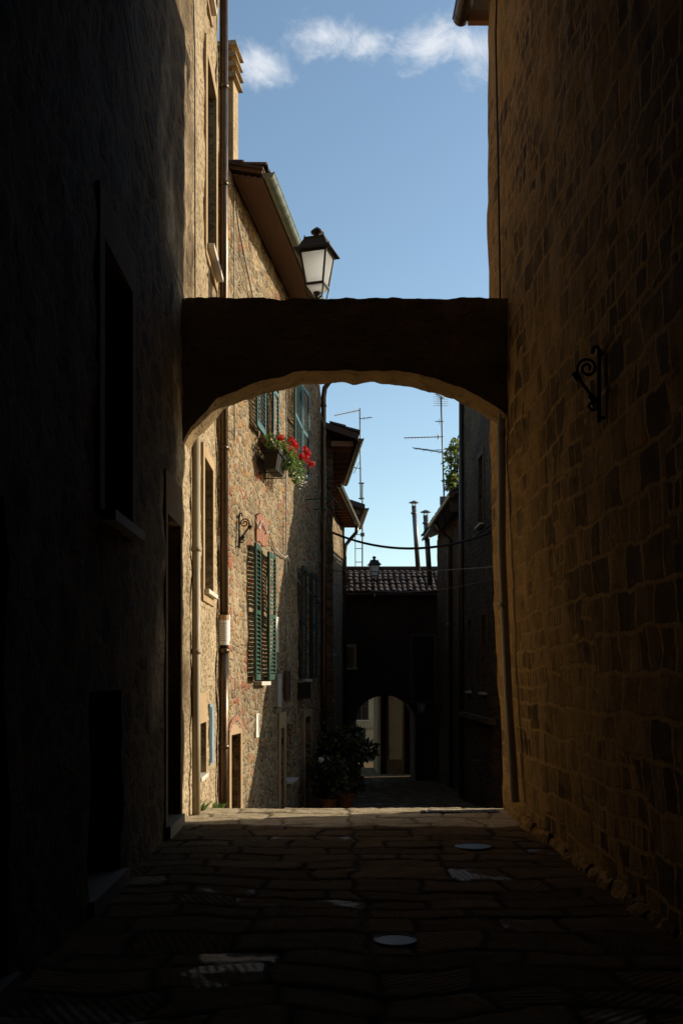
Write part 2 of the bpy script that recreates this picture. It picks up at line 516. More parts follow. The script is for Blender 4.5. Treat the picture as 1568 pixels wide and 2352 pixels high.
shiny = t.smooth(t.math('SINE', t.math('MULTIPLY', at_s.outputs['Fac'], 91.0)), .9, .96)
shiny = t.math('MULTIPLY', shiny, t.smooth(t.noise(raw, 2.4, 4).outputs[0], .5, .6))
t.put(b.inputs['Roughness'], t.math('SUBTRACT', .92, t.math('MULTIPLY', shiny, .5)))
t.put(b.inputs['Specular IOR Level'], t.math('ADD', .03, t.math('MULTIPLY', shiny, .15)))
bump(t, b, t.math('ADD', t.math('MULTIPLY', t.math('MULTIPLY', wv.outputs['Fac'], t.smooth(t.math('SINE', t.math('MULTIPLY', at_s.outputs['Fac'], 57.0)), .1, .5)), .45), t.math('ADD', mid, t.math('MULTIPLY', fine, .6))), .6, .02)
M['flag'] = m


# ------------------------------------------------------------------ mesh helpers
def root_loc(o):
    v = Vector((0, 0, 0))
    while o is not None:
        v = v + o.location
        o = o.parent
    return v


class MB:
    def __init__(self):
        self.v, self.f = [], []

    def vert(self, p):
        self.v.append(Vector(p))
        return len(self.v) - 1

    def face(self, *ids):
        self.f.append(tuple(ids))

    def poly(self, *pts):
        self.f.append(tuple(self.vert(p) for p in pts))

    def hexa(self, p):
        """eight corners: 0-3 one side, 4-7 the other, same order"""
        b = len(self.v)
        for q in p:
            self.vert(q)
        for a in ((3, 2, 1, 0), (4, 5, 6, 7), (0, 1, 5, 4), (1, 2, 6, 5), (2, 3, 7, 6), (3, 0, 4, 7)):
            self.f.append(tuple(b + i for i in a))

    def box(self, F, s0, s1, o0, o1, z0, z1):
        self.hexa([F(s0, o0, z0), F(s1, o0, z0), F(s1, o1, z0), F(s0, o1, z0),
                   F(s0, o0, z1), F(s1, o0, z1), F(s1, o1, z1), F(s0, o1, z1)])

    def tube(self, path, r, n=8, cap=True):
        path = [Vector(p) for p in path]
        rs = r if hasattr(r, '__len__') else [r] * len(path)
        rings = []
        ref = None
        for i, p in enumerate(path):
            a = path[max(0, i - 1)]
            c = path[min(len(path) - 1, i + 1)]
            d = (c - a).normalized()
            if ref is None:
                ref = Vector((0, 0, 1)) if abs(d.z) < .9 else Vector((1, 0, 0))
            x = d.cross(ref).normalized()
            y = x.cross(d).normalized()
            ref = y
            rings.append([self.vert(p + (x * math.cos(2 * math.pi * k / n) + y * math.sin(2 * math.pi * k / n)) * rs[i]) for k in range(n)])
        for a, c in zip(rings, rings[1:]):
            for k in range(n):
                self.face(a[k], a[(k + 1) % n], c[(k + 1) % n], c[k])
        if cap:
            self.face(*rings[0][::-1])
            self.face(*rings[-1])

    def lathe(self, c, prof, n=16):
        c = Vector(c)
        rings = [[self.vert(c + Vector((r * math.cos(2 * math.pi * k / n), r * math.sin(2 * math.pi * k / n), z))) for k in range(n)] for r, z in prof]
        for a, d in zip(rings, rings[1:]):
            for k in range(n):
                self.face(a[k], a[(k + 1) % n], d[(k + 1) % n], d[k])
        self.face(*rings[0][::-1])
        self.face(*rings[-1])

    def build(self, name, mat, parent=None, smooth=False, label=None, loc=None):
        base = root_loc(parent) if parent is not None else Vector(loc or (0, 0, 0))
        me = bpy.data.meshes.new(name)
        me.from_pydata([p - base for p in self.v], [], self.f)
        me.update()
        me.materials.append(mat)
        if smooth:
            me.polygons.foreach_set('use_smooth', [True] * len(me.polygons))
            me.update()
        o = bpy.data.objects.new(name, me)
        COL.objects.link(o)
        if parent is not None:
            o.parent = parent
        else:
            o.location = base
        if label:
            o['label'] = label
        return o


def tag(o, label, cat=None, group=None, kind=None):
    if label:
        o['label'] = label
    if cat:
        o['category'] = cat
    if group:
        o['group'] = group
    if kind:
        o['kind'] = kind
    return o


def thing(name, loc, label, cat, group=None):
    o = bpy.data.objects.new(name, None)
    o.empty_display_size = .3
    COL.objects.link(o)
    o.location = loc
    return tag(o, label, cat, group)


def frame(ox, oy, ux, uy, side):
    """facade frame: s along it, o out of it, z up; side +1 = street lies to the right of the walking direction"""
    l = math.hypot(ux, uy)
    ux, uy = ux / l, uy / l
    nx, ny = (uy, -ux) if side > 0 else (-uy, ux)

    def F(s, o, z):
        return Vector((ox + ux * s + nx * o, oy + uy * s + ny * o, z))
    return F


def at(px, py, d):
    """a point of the place that lies d metres ahead of the camera in that direction"""
    return Vector(((px - VX) * d / FPX, d, EYE + (VY - py) * d / FPX))


def lines(a, b, step, marks):
    pts = {round(a, 4), round(b, 4)}
    for q in marks:
        if a < q < b:
            pts.add(round(q, 4))
    pts = sorted(pts)
    out = []
    for p, q in zip(pts, pts[1:]):
        n = max(1, int(round((q - p) / step)))
        out += [p + (q - p) * i / n for i in range(n)]
    return out + [pts[-1]]


def facade(mb, F, s0, s1, z0, z1, holes=(), step=.25, amp=.02, freq=1.6, lean=None, depth=8.0, seed=0.0, zfloor=None, fine=None):
    """wall with real openings and reveals, uneven face, closed to a solid block behind it"""
    ss = lines(s0, s1, step, [h[0] for h in holes] + [h[1] for h in holes])
    zs = lines(z0, z1, step, [h[2] for h in holes] + [h[3] for h in holes])
    grid = {}

    def disp(s, z):
        p = F(s, 0, z)
        return amp * noise.fractal(p * freq + Vector((seed, seed * .7, 0)), 1.0, 2.0, 4) + amp * .8 * noise.noise(p * freq * .3 + Vector((0, seed, 3)))
    for i, s in enumerate(ss):
        for j, z in enumerate(zs):
            o = (lean(z) if lean else 0.0) + disp(s, z)
            sx = s
            if i == 0 or i == len(ss) - 1:
                sx = s + amp * .9 * noise.fractal(Vector((z * freq * 1.5, seed, s)), 1.0, 2.0, 4)
            grid[i, j] = mb.vert(F(sx, o, z))
    inside = lambda a, b: any(h[0] - 1e-4 <= a <= h[1] + 1e-4 and h[2] - 1e-4 <= b <= h[3] + 1e-4 for h in holes)
    for i in range(len(ss) - 1):
        for j in range(len(zs) - 1):
            if not inside((ss[i] + ss[i + 1]) / 2, (zs[j] + zs[j + 1]) / 2):
                mb.face(grid[i, j], grid[i + 1, j], grid[i + 1, j + 1], grid[i, j + 1])
    # reveals
    for h in holes:
        si = [i for i, s in enumerate(ss) if h[0] - 1e-4 <= s <= h[1] + 1e-4]
        zi = [j for j, z in enumerate(zs) if h[2] - 1e-4 <= z <= h[3] + 1e-4]
        loop = [(i, zi[0]) for i in si] + [(si[-1], j) for j in zi[1:]] + [(i, zi[-1]) for i in si[::-1][1:]] + [(si[0], j) for j in zi[::-1][1:-1]]
        back = [mb.vert(F(ss[i], -h[4] + (lean(zs[j]) if lean else 0), zs[j])) for i, j in loop]
        n = len(loop)
        for k in range(n):
            mb.face(grid[loop[k]], back[k], back[(k + 1) % n], grid[loop[(k + 1) % n]])
        mb.face(*back)          # blind back of the recess
    # block behind
    I, J = len(ss) - 1, len(zs) - 1
    loop = [(i, 0) for i in range(I + 1)] + [(I, j) for j in range(1, J + 1)] + [(i, J) for i in range(I - 1, -1, -1)] + [(0, j) for j in range(J - 1, 0, -1)]
    back = [mb.vert(F(ss[i], -depth, zs[j])) for i, j in loop]
    n = len(loop)
    for k in range(n):
        mb.face(grid[loop[k]], grid[loop[(k + 1) % n]], back[(k + 1) % n], back[k])
    mb.face(*back[::-1])


def window(par, F, h, lean=0.0, frame_mat='dark_wood', sill=None, sillmat='sill', mull=True, bars=1, sill_t=.05, sill_out=.1, label=None):
    """frame in a recess, pane and sill as its pieces"""
    a, b, z0, z1, r = h
    o = -r + lean
    w = .055
    mb = MB()
    mb.box(F, a, a + w, o + .003, o + .06, z0, z1)
    mb.box(F, b - w, b, o + .003, o + .06, z0, z1)
    mb.box(F, a + w, b - w, o + .003, o + .06, z1 - w, z1)
    mb.box(F, a + w, b - w, o + .003, o + .06, z0, z0 + w)
    if mull:
        c = (a + b) / 2
        mb.box(F, c - .035, c + .035, o + .003, o + .066, z0 + w, z1 - w)
        for k in range(bars):
            zz = z0 + w + (z1 - z0 - 2 * w) * (k + 1) / (bars + 1)
            mb.box(F, a + w, c - .035, o + .02, o + .05, zz - .014, zz + .014)
            mb.box(F, c + .035, b - w, o + .02, o + .05, zz - .014, zz + .014)
    wo_ = mb.build('window', M[frame_mat], par, label=label)
    g = MB()
    g.poly(F(a + w, o + .03, z0 + w), F(b - w, o + .03, z0 + w), F(b - w, o + .03, z1 - w), F(a + w, o + .03, z1 - w))
    g.build('pane', M['glass'], wo_)
    if sill:
        s_ = MB()
        s_.box(F, a - .06, b + .06, o + .062, sill_out + lean, z0 - sill_t, z0 + .004)
        s_.build('sill', M[sillmat], wo_)
    return wo_


def surround(par, F, h, band=.14, proud=.03, lean=0.0, mat='trim', top=None, bottom=True, lean_fn=None):
    """smooth plaster band round an opening"""
    a, b, z0, z1, r = h
    top = top or band
    mb = MB()
    lo, hi = -.03 + lean, proud + lean
    mb.box(F, a - band, a - .002, lo, hi, z0 - (band if bottom else 0), z1 + top)
    mb.box(F, b + .002, b + band, lo, hi, z0 - (band if bottom else 0), z1 + top)
    mb.box(F, a - .002, b + .002, lo, hi, z1 + .002, z1 + top)
    if bottom:
        mb.box(F, a - .002, b + .002, lo, hi, z0 - band, z0 - .052)
    return mb.build('surround', M[mat], par)


def shutter(par, F, s, z0, z1, width, ang, o=.03, mat='green', dirn=1, label=None, rails=(.5,)):
    """louvred leaf hinged at s; ang = 0 lies along +s, 180 folded back along -s"""
    a = R(ang)
    cs, sn = math.cos(a), math.sin(a)
    t_ = .04

    def L(x, y, z):
        return F(s + x * cs - y * sn * dirn, o + abs(x * sn) + y * cs * dirn, z)
    mb = MB()
    st = .06

    def bx(x0, x1, y0, y1, q0, q1, dz=0.0):
        mb.hexa([L(x0, y0, q0), L(x1, y0, q0), L(x1, y1, q0 + dz), L(x0, y1, q0 + dz), L(x0, y0, q1), L(x1, y0, q1), L(x1, y1, q1 + dz), L(x0, y1, q1 + dz)])
    bx(0, st, -t_ / 2, t_ / 2, z0, z1)
    bx(width - st, width, -t_ / 2, t_ / 2, z0, z1)
    zr = [z0 + .09] + [z0 + (z1 - z0) * q for q in rails] + [z1 - .0]
    bx(st, width - st, -t_ / 2 + .002, t_ / 2 - .002, z0, z0 + .1)
    bx(st, width - st, -t_ / 2 + .002, t_ / 2 - .002, z1 - .08, z1)
    for q in rails:
        zz = z0 + (z1 - z0) * q
        bx(st, width - st, -t_ / 2 + .002, t_ / 2 - .002, zz - .035, zz + .035)
    z = z0 + .12
    while z < z1 - .1:
        if not any(abs(z - (z0 + (z1 - z0) * q)) < .05 for q in rails):
            bx(st - .004, width - st + .004, -.017, .017, z, z + .009, -.032 * (1 if cs * dirn > 0 else -1))
        z += .07
    return mb.build('shutter', M[mat], par, label=label)


def roof_slab(mb, F, s0, s1, o_eave, z_eave, depth, pitch, th=.14):
    dz = math.tan(R(pitch)) * depth
    mb.hexa([F(s0, o_eave, z_eave), F(s1, o_eave, z_eave), F(s1, o_eave - depth, z_eave + dz), F(s0, o_eave - depth, z_eave + dz),
             F(s0, o_eave, z_eave + th), F(s1, o_eave, z_eave + th), F(s1, o_eave - depth, z_eave + dz + th), F(s0, o_eave - depth, z_eave + dz + th)])


def gable(par, F, s0, s1, z, o_eave, depth, pitch, mat):
    """masonry that fills the triangle under a sloping roof"""
    t_ = math.tan(R(pitch))
    za, zb = z + t_ * o_eave - .02, z + t_ * (o_eave + depth - .4) - .02
    mb = MB()
    mb.hexa([F(s0, -.03, z - .3), F(s1, -.03, z - .3), F(s1, -depth + .4 - o_eave * 0, z - .3), F(s0, -depth + .4, z - .3),
             F(s0, -.03, za), F(s1, -.03, za), F(s1, -depth + .4, zb), F(s0, -depth + .4, zb)])
    return mb.build('gable', M[mat], par)


def tiles(mb, F, s0, s1, o_eave, z_eave, depth, pitch, pw=.21, rl=.36, lift=.02):
    """rows of half-round cover tiles lapping down the slope"""
    tp = math.tan(R(pitch))
    n = int((s1 - s0) / pw)
    rows = int(depth / rl)
    for i in range(n):
        for j in range(rows):
            s = s0 + (i + .5) * pw + random.uniform(-.022, .022)
            oa = o_eave - j * rl + .03
            ob = oa - rl * 1.12
            za = z_eave + (o_eave - oa) * tp + lift + .035 + random.uniform(-.026, .026)
            zb = z_eave + (o_eave - ob) * tp + lift
            A, B = [], []
            for k in range(6):
                ph = math.pi * k / 5
                ra, rb = pw * .46, pw * .38
                A.append(mb.vert(F(s - math.cos(ph) * ra, oa, za + math.sin(ph) * ra * .8)))
                B.append(mb.vert(F(s - math.cos(ph) * rb, ob, zb + math.sin(ph) * rb * .8)))
            for k in range(5):
                mb.face(A[k], A[k + 1], B[k + 1], B[k])
            A2 = [mb.vert(F(s - math.cos(math.pi * k / 5) * pw * .36, oa, za + math.sin(math.pi * k / 5) * pw * .28)) for k in range(6)]
            for k in range(5):
                mb.face(A[k], A2[k], A2[k + 1], A[k + 1])


def gutter(par, F, s0, s1, o, z, r=.085, mat='zinc', bands=1.2):
    mb = MB()
    n = 10

    def ring(s, rr):
        return [F(s, o + math.cos(math.pi + math.pi * k / n) * rr, z + math.sin(math.pi + math.pi * k / n) * rr) for k in range(n + 1)]
    A, B = ring(s0, r), ring(s1, r)
    A2, B2 = ring(s0, r - .008), ring(s1, r - .008)
    for k in range(n):
        mb.poly(A[k], A[k + 1], B[k + 1], B[k])
        mb.poly(A2[k], B2[k], B2[k + 1], A2[k + 1])
    mb.poly(*A)
    mb.poly(*B[::-1])
    s = s0 + .3
    while s < s1:
        C, D_ = ring(s, r + .006), ring(s + .03, r + .006)
        for k in range(n):
            mb.poly(C[k], C[k + 1], D_[k + 1], D_[k])
        s += bands
    # front lip
    mb.tube([F(s0, o + r, z), F(s1, o + r, z)], .012, 6)
    mb.tube([F(s0, o - r, z), F(s1, o - r, z)], .008, 6)
    return mb.build('gutter', M[mat], par, smooth=False)


def downpipe(par, pts, r, mat, joints=(), label=None, n=12):
    mb = MB()
    mb.tube(pts, r, n)
    for p, d in joints:
        p, d = Vector(p), Vector(d).normalized()
        mb.tube([p - d * .03, p + d * .03], r * 1.16, n)
    return mb.build('downpipe', M[mat], par, smooth=True, label=label)


def leafcloud(mb, blobs, count, size, rng, droop=.3):
    for _ in range(count):
        c, r = rng.choice(blobs)
        c = Vector(c)
        while True:
            q = Vector((rng.uniform(-1, 1), rng.uniform(-1, 1), rng.uniform(-1, 1)))
            if .25 < q.length < 1:
                break
        p = c + Vector((q.x * r[0], q.y * r[1], q.z * r[2]))
        d = (q + Vector((rng.uniform(-.6, .6), rng.uniform(-.6, .6), rng.uniform(-.6, .6) - droop))).normalized()
        sd = d.cross(Vector((rng.uniform(-1, 1), rng.uniform(-1, 1), rng.uniform(-1, 1)))).normalized()
        up = sd.cross(d)
        l = size * rng.uniform(.6, 1.3)
        w = l * .3
        mb.poly(p, p + d * l * .45 + sd * w + up * l * .06, p + d * l, p + d * l * .45 - sd * w + up * l * .06)


def spiral(c, ax, ay, r0, turns, start, n=26):
    c, ax, ay = Vector(c), Vector(ax), Vector(ay)
    out = []
    for i in range(n + 1):
        q = i / n
        a = start + turns * 2 * math.pi * q
        r = r0 * (1 - q * .82)
        out.append(c + ax * math.cos(a) * r + ay * math.sin(a) * r)
    return out


def sag(a, b, drop, n=18):
    a, b = Vector(a), Vector(b)
    return [a.lerp(b, i / n) - Vector((0, 0, drop * 4 * (i / n) * (1 - i / n))) for i in range(n + 1)]


# ------------------------------------------------------------------ ground: level to the crest, then falling away
PROF = [(-14, 0), (11.6, 0), (12.3, -.01), (13.0, -.12), (16, -.56), (20, -1.12), (24, -1.62), (30, -2.1), (42, -2.75), (60, -3.3), (400, -8)]


def gz(y):
    for (a, za), (b, zb) in zip(PROF, PROF[1:]):
        if y <= b:
            q = (y - a) / (b - a)
            return za + (zb - za) * q
    return PROF[-1][1]


def make_ground():
    rng = random.Random(5)
    rows = []
    y = .5
    while y < 13.2:
        h = rng.uniform(.27, .48)
        xs = [-2.2]
        while xs[-1] < 2.9:
            xs.append(xs[-1] + rng.uniform(.34, .85))
        # a long seam runs up the middle of the lane
        k = min(range(len(xs)), key=lambda i: abs(xs[i] - .24))
        xs[k] = .24 + rng.uniform(-.02, .02)
        rows.append((y, y + h, xs, [rng.random() for _ in xs], rng.uniform(-1, 1)))
        y += h

    def info(x, yq):
        wx = x + .10 * noise.noise(Vector((x * 1.4, yq * 2.4, 1.7))) + .03 * noise.noise(Vector((x * 5, yq * 5, 4.7)))
        wy = yq + .20 * noise.noise(Vector((x * 1.3, yq * .6, 9.1))) + .05 * noise.noise(Vector((x * 4, yq * 4, 2.1)))
        for (a, b, xs, ids, tl) in rows:
            if a <= wy < b:
                for i in range(len(xs) - 1):
                    if xs[i] <= wx < xs[i + 1]:
                        e = min(wy - a, b - wy, wx - xs[i], xs[i + 1] - wx)
                        return e, ids[i], wx - (xs[i] + xs[i + 1]) / 2, wy - (a + b) / 2
        return .1, .5, 0, 0
    X, Y = [], []
    x = -1.9
    while x <= 2.45:
        X.append(x)
        x += .0275
    y = 2.0
    while y < 12.6:
        Y.append(y)
        y += .02 + .0009 * y
    X = [-60, -25, -8, -3] + X + [3.2, 9, 26, 60]
    Y = [-14, -6, 0, 1.2] + Y + [13, 14, 15, 16, 18, 20, 22, 24, 27, 30, 36, 42, 50, 60, 120, 400]
    vs, fs, jt, st, bd = [], [], [], [], []
    for yq in Y:
        for x in X:
            z = gz(yq)
            j, sid = 0.0, .5
            if -2 < x < 2.6 and 1.9 < yq < 12.7:
                e, sid, dx, dy = info(x, yq)
                j = max(0.0, min(1.0, (.034 - e) / .02))
                rise = min(1.0, max(0.0, e / .045))
                z += .016 * (1 - (1 - rise) ** 2) + (sid - .5) * .03 * dx + (math.sin(sid * 40)) * .03 * dy + .008 * (sid - .5) - .016
                z += .006 * noise.fractal(Vector((x * 7, yq * 7, 0)), 1, 2, 3)
            vs.append((x, yq, z))
            jt.append(j)
            st.append(sid)
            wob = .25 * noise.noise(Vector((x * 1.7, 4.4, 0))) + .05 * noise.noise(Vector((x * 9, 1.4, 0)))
            bd.append(max(0.0, min(1.0, (yq - 10.75 - wob) / .12)) * (1 if yq < 13.2 else 0))  # band starts just before the shadow edge, brightening the sun strip by colour
    nx = len(X)
    for a in range(len(Y) - 1):
        for b_ in range(nx - 1):
            fs.append((a * nx + b_, a * nx + b_ + 1, (a + 1) * nx + b_ + 1, (a + 1) * nx + b_))
    me = bpy.data.meshes.new('ground')
    me.from_pydata(vs, [], fs)
    me.update()
    A = me.attributes.new('joint', 'FLOAT', 'POINT')
    A.data.foreach_set('value', jt)
    A = me.attributes.new('stone', 'FLOAT', 'POINT')
    A.data.foreach_set('value', st)
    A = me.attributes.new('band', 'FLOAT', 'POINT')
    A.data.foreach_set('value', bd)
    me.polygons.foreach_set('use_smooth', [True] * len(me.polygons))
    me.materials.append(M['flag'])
    o = bpy.data.objects.new('ground', me)
    COL.objects.link(o)
    tag(o, 'worn flagstone paving of the lane', None, None, 'structure')


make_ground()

# ------------------------------------------------------------------ A: plastered house along the left of the lane
FA = frame(-1.61, 0, 0, 1, +1)
A = thing('townhouse', (-1.61, 6, 0), 'rough plastered house along the near left side, sunlit beyond the arch and dark before it', 'house')
hA = {
    'shade_window': (7.12, 8.12, 2.78, 4.72, .30),
    'door': (9.92, 10.78, .12, 3.22, .32),
    'cellar': (6.72, 7.78, .10, 1.50, .32),
    'front_door': (4.0, 5.02, .10, 2.5, .32),
    'upper': (13.10, 14.12, 7.25, 9.75, .24),
    'middle': (12.80, 13.72, 2.72, 4.42, .24),
    'low': (12.38, 12.98, .36, 1.02, .26),
    'top': (12.75, 13.5, 10.6, 12.2, .24),
}
mb = MB()
facade(mb, FA, -9, 14.55, -1.5, 13.2, list(hA.values()), .16, .028, 2.6, None, 7, 1.3)
mb.build('wall', M['worn'], A)  # worn plaster and rubble, with shade painted in towards the near end
w_ = window(A, FA, hA['shade_window'], sill=True, sill_out=.11, sill_t=.07, sillmat='step')
surround(A, FA, hA['shade_window'], .15, .022, bottom=False, top=.34, mat='shaded_trim')
w_ = window(A, FA, hA['upper'], sill=True, sill_out=.12, sill_t=.06)
surround(A, FA, hA['upper'], .17, .03)
window(A, FA, hA['middle'], sill=True, sill_out=.09)
surround(A, FA, hA['middle'], .15, .03)
window(A, FA, hA['low'], sill=True, sill_out=.05, mull=False)
surround(A, FA, hA['low'], .1, .025, top=.38, bottom=False)
window(A, FA, hA['top'], sill=True)
surround(A, FA, hA['top'], .15, .03)


def door(par, F, h, mat='dark_wood', lean=0.0, planks=5, label=None, handle=True):
    a, b, z0, z1, r = h
    mb = MB()
    o = -r + lean
    n = planks
    for i in range(n):
        x0 = a + (b - a) * i / n + .004
        x1 = a + (b - a) * (i + 1) / n - .004
        mb.box(F, x0, x1, o + .004, o + .045, z0 + .012, z1)
    mb.box(F, a, b, o + .002, o + .03, z0, z1)
    d = mb.build('door', M[mat], par, label=label)
    if handle:
        k = MB()
        k.tube([F(b - .1, o + .045, z0 + 1.0), F(b - .1, o + .1, z0 + 1.0), F(b - .2, o + .1, z0 + 1.0)], .011, 6)
        k.build('handle', M['iron'], d)
    return d


door(A, FA, hA['door'])
surround(A, FA, hA['door'], .12, .02, bottom=False, top=.42, mat='shaded_trim')
door(A, FA, hA['cellar'], label='low cellar door under the dark window')
door(A, FA, hA['front_door'])
mb = MB()
for k, (a_, b_) in {'door': (9.9, 10.8), 'cellar': (6.7, 7.8), 'front_door': (3.98, 5.04)}.items():
    q = MB()
    q.box(FA, a_ - .04, b_ + .04, -.27, .055, .0, .104 if k != 'door' else .124)
    q.build('threshold', M['step'], A)
# pale painted pipe beside the arch, copper-brown pipe at the far corner
downpipe(A, [FA(11.72, .06, 5.0), FA(11.72, .06, 1.0), FA(11.66, .07, -.02)], .05, 'pale_pipe', [(FA(11.72, .06, 3.1), (0, 0, 1)), (FA(11.72, .06, 1.9), (0, 0, 1))], 'tan painted pipe beside the arch')
downpipe(A, [FA(14.42, .10, 13.3), FA(14.42, .10, 2.0)], .062, 'copper', [(FA(14.42, .10, z), (0, 0, 1)) for z in (12.2, 10.1, 8.7, 6.6, 4.9)], 'brown copper pipe at the corner')
downpipe(A, [FA(14.42, .10, 2.0), FA(14.40, .10, .6), FA(14.38, .10, -.6)], .07, 'copper', [(FA(14.42, .10, 1.98), (0, 0, 1)), (FA(14.40, .1, .6), (0, 0, 1))], 'thicker lower length of the corner pipe')
mb = MB()
roof_slab(mb, FA, -9.2, 14.75, 1.05, 13.0, 8, 17)  # unseen eave drawn out wide to cut sky light over the lane
mb.build('roof', M['tile'], A)
mb = MB()
mb.box(FA, 13.40, 13.66, .03, .05, .45, 1.20)  # pale blue panel standing proud of the wall
mb.box(FA, 13.37, 13.69, -.02, .03, .42, 1.24)
mb.build('wall_panel', M['blue'], A, label='narrow pale blue panel')

# ------------------------------------------------------------------ right: brown block house, leaning back at its foot
def leanR(z):
    return -.20 * max(0, 1 - max(z, 0) / 5.2) ** 1.6


FR = frame(1.955, 0, 0, 1, -1)
RB = thing('stone_house', (2.1, 6, 0), 'tall brown stone block house filling the right side, in shade', 'house')
mb = MB()
facade(mb, FR, -9, 12.28, -.6, 9.95, [], .14, .02, 2.6, leanR, 7, 7.7)
mb.build('wall', M['coursed'], RB)
mb = MB()
roof_slab(mb, FR, -9.3, 12.75, .26, 9.98, 8, 15, .12)
mb.build('roof', M['tile'], RB)
for k in range(5):
    s = 12.62 - k * .9
    mb = MB()
    mb.box(FR, s - .05, s + .05, -.3, .2, 9.84, 9.975)
    mb.build('rafter', M['wood'], RB)
gutter(RB, FR, -9.3, 12.72, .28, 9.96, .10, 'copper')
downpipe(RB, [FR(11.05, .055, 4.45), FR(11.05, .05, 3.0), FR(11.05, -.02, 1.4), FR(11.05, -.10, .22)], .046, 'grey_pipe',
         [(FR(11.05, .055, 4.3), (0, 0, 1)), (FR(11.05, .035, 2.4), (0, 0, 1))], 'grey brown pipe beside the right end of the arch')
# rough footing stones at the wall base
rng = random.Random(3)
mb = MB()
y = 3.6
while y < 11.4:
    l = rng.uniform(.25, .6)
    w = rng.uniform(.06, .13)
    h = rng.uniform(.04, .13)
    n_ = 6
    base = len(mb.v)
    for kz in (0, .6, 1):
        for i in range(n_ + 1):
            sx = y + l * i / n_
            ww = w * (1 - .55 * kz ** 2) * (.65 + .35 * math.sin(math.pi * (i + .4) / (n_ + .8)))
            mb.vert(FR(sx, leanR(0) + ww + rng.uniform(-.015, .015), h * kz * (.75 + .25 * math.sin(math.pi * i / n_)) - .02 * (1 - kz)))
    for a in range(2):
        for i in range(n_):
            p = base + a * (n_ + 1) + i
            mb.face(p, p + 1, p + n_ + 2, p + n_ + 1)
    top = [base + 2 * (n_ + 1) + i for i in range(n_ + 1)]
    bk = [mb.vert(FR(y + l * i / n_, leanR(0) - .12, h * .9)) for i in range(n_ + 1)]
    for i in range(n_):
        mb.face(top[i], top[i + 1], bk[i + 1], bk[i])
    for e in (0, n_):
        ids = [base + a * (n_ + 1) + e for a in range(3)] + [bk[e]]
        lowb = mb.vert(FR(y + l * e / n_, leanR(0) - .12, -.02))
        mb.face(*(ids + [lowb]))
    y += l + rng.uniform(.0, .06)
mb.build('footing', M['coursed'], RB)

# ------------------------------------------------------------------ unseen blocks added behind and over the viewpoint to hold back sky light
FK = frame(-6, -9.2, 1, 0, -1)
K = thing('stone_house', (0, -9.2, 0), 'added unseen stone house closing the lane behind, blocking sky light', 'house')
mb = MB()
facade(mb, FK, 0, 13, -.5, 12.5, [(5.6, 6.6, 4.5, 6.2, .3)], .5, .03, 1.5, None, 6, 3.1)
mb.build('wall', M['coursed'], K)
window(K, FK, (5.6, 6.6, 4.5, 6.2, .3), sill=True)

# unseen mass added over the viewpoint to cut sky light and darken the near lane
OV = thing('sky_blocker', (.2, -1.6, 5.75), 'unseen stone block added over the near end of the lane to cut sky light', 'house')
mb = MB()
mb.hexa([(-1.72, -9.1, 5.78), (2.2, -9.1, 5.78), (2.2, 5.75, 5.78), (-1.72, 5.75, 5.78), (-1.72, -9.1, 13.0), (2.2, -9.1, 13.0), (2.2, 5.75, 13.0), (-1.72, 5.75, 13.0)])
mb.hexa([(-1.72, 5.75, 7.42), (2.2, 5.75, 7.42), (2.2, 8.3, 7.42), (-1.72, 8.3, 7.42), (-1.72, 5.75, 13.0), (2.2, 5.75, 13.0), (2.2, 8.3, 13.0), (-1.72, 8.3, 13.0)])  # forward step added to darken the near walls and floor
mb.build('wall', M['coursed'], OV)
for k in range(9):
    mb = MB()
    y_ = 5.6 - k * 1.6
    mb.hexa([(-1.7, y_ - .2, 5.62), (2.1, y_ - .2, 5.62), (2.1, y_, 5.62), (-1.7, y_, 5.62), (-1.7, y_ - .2, 5.785), (2.1, y_ - .2, 5.785), (2.1, y_, 5.785), (-1.7, y_, 5.785)])
    mb.build('blocker_beam', M['dark_wood'], OV)

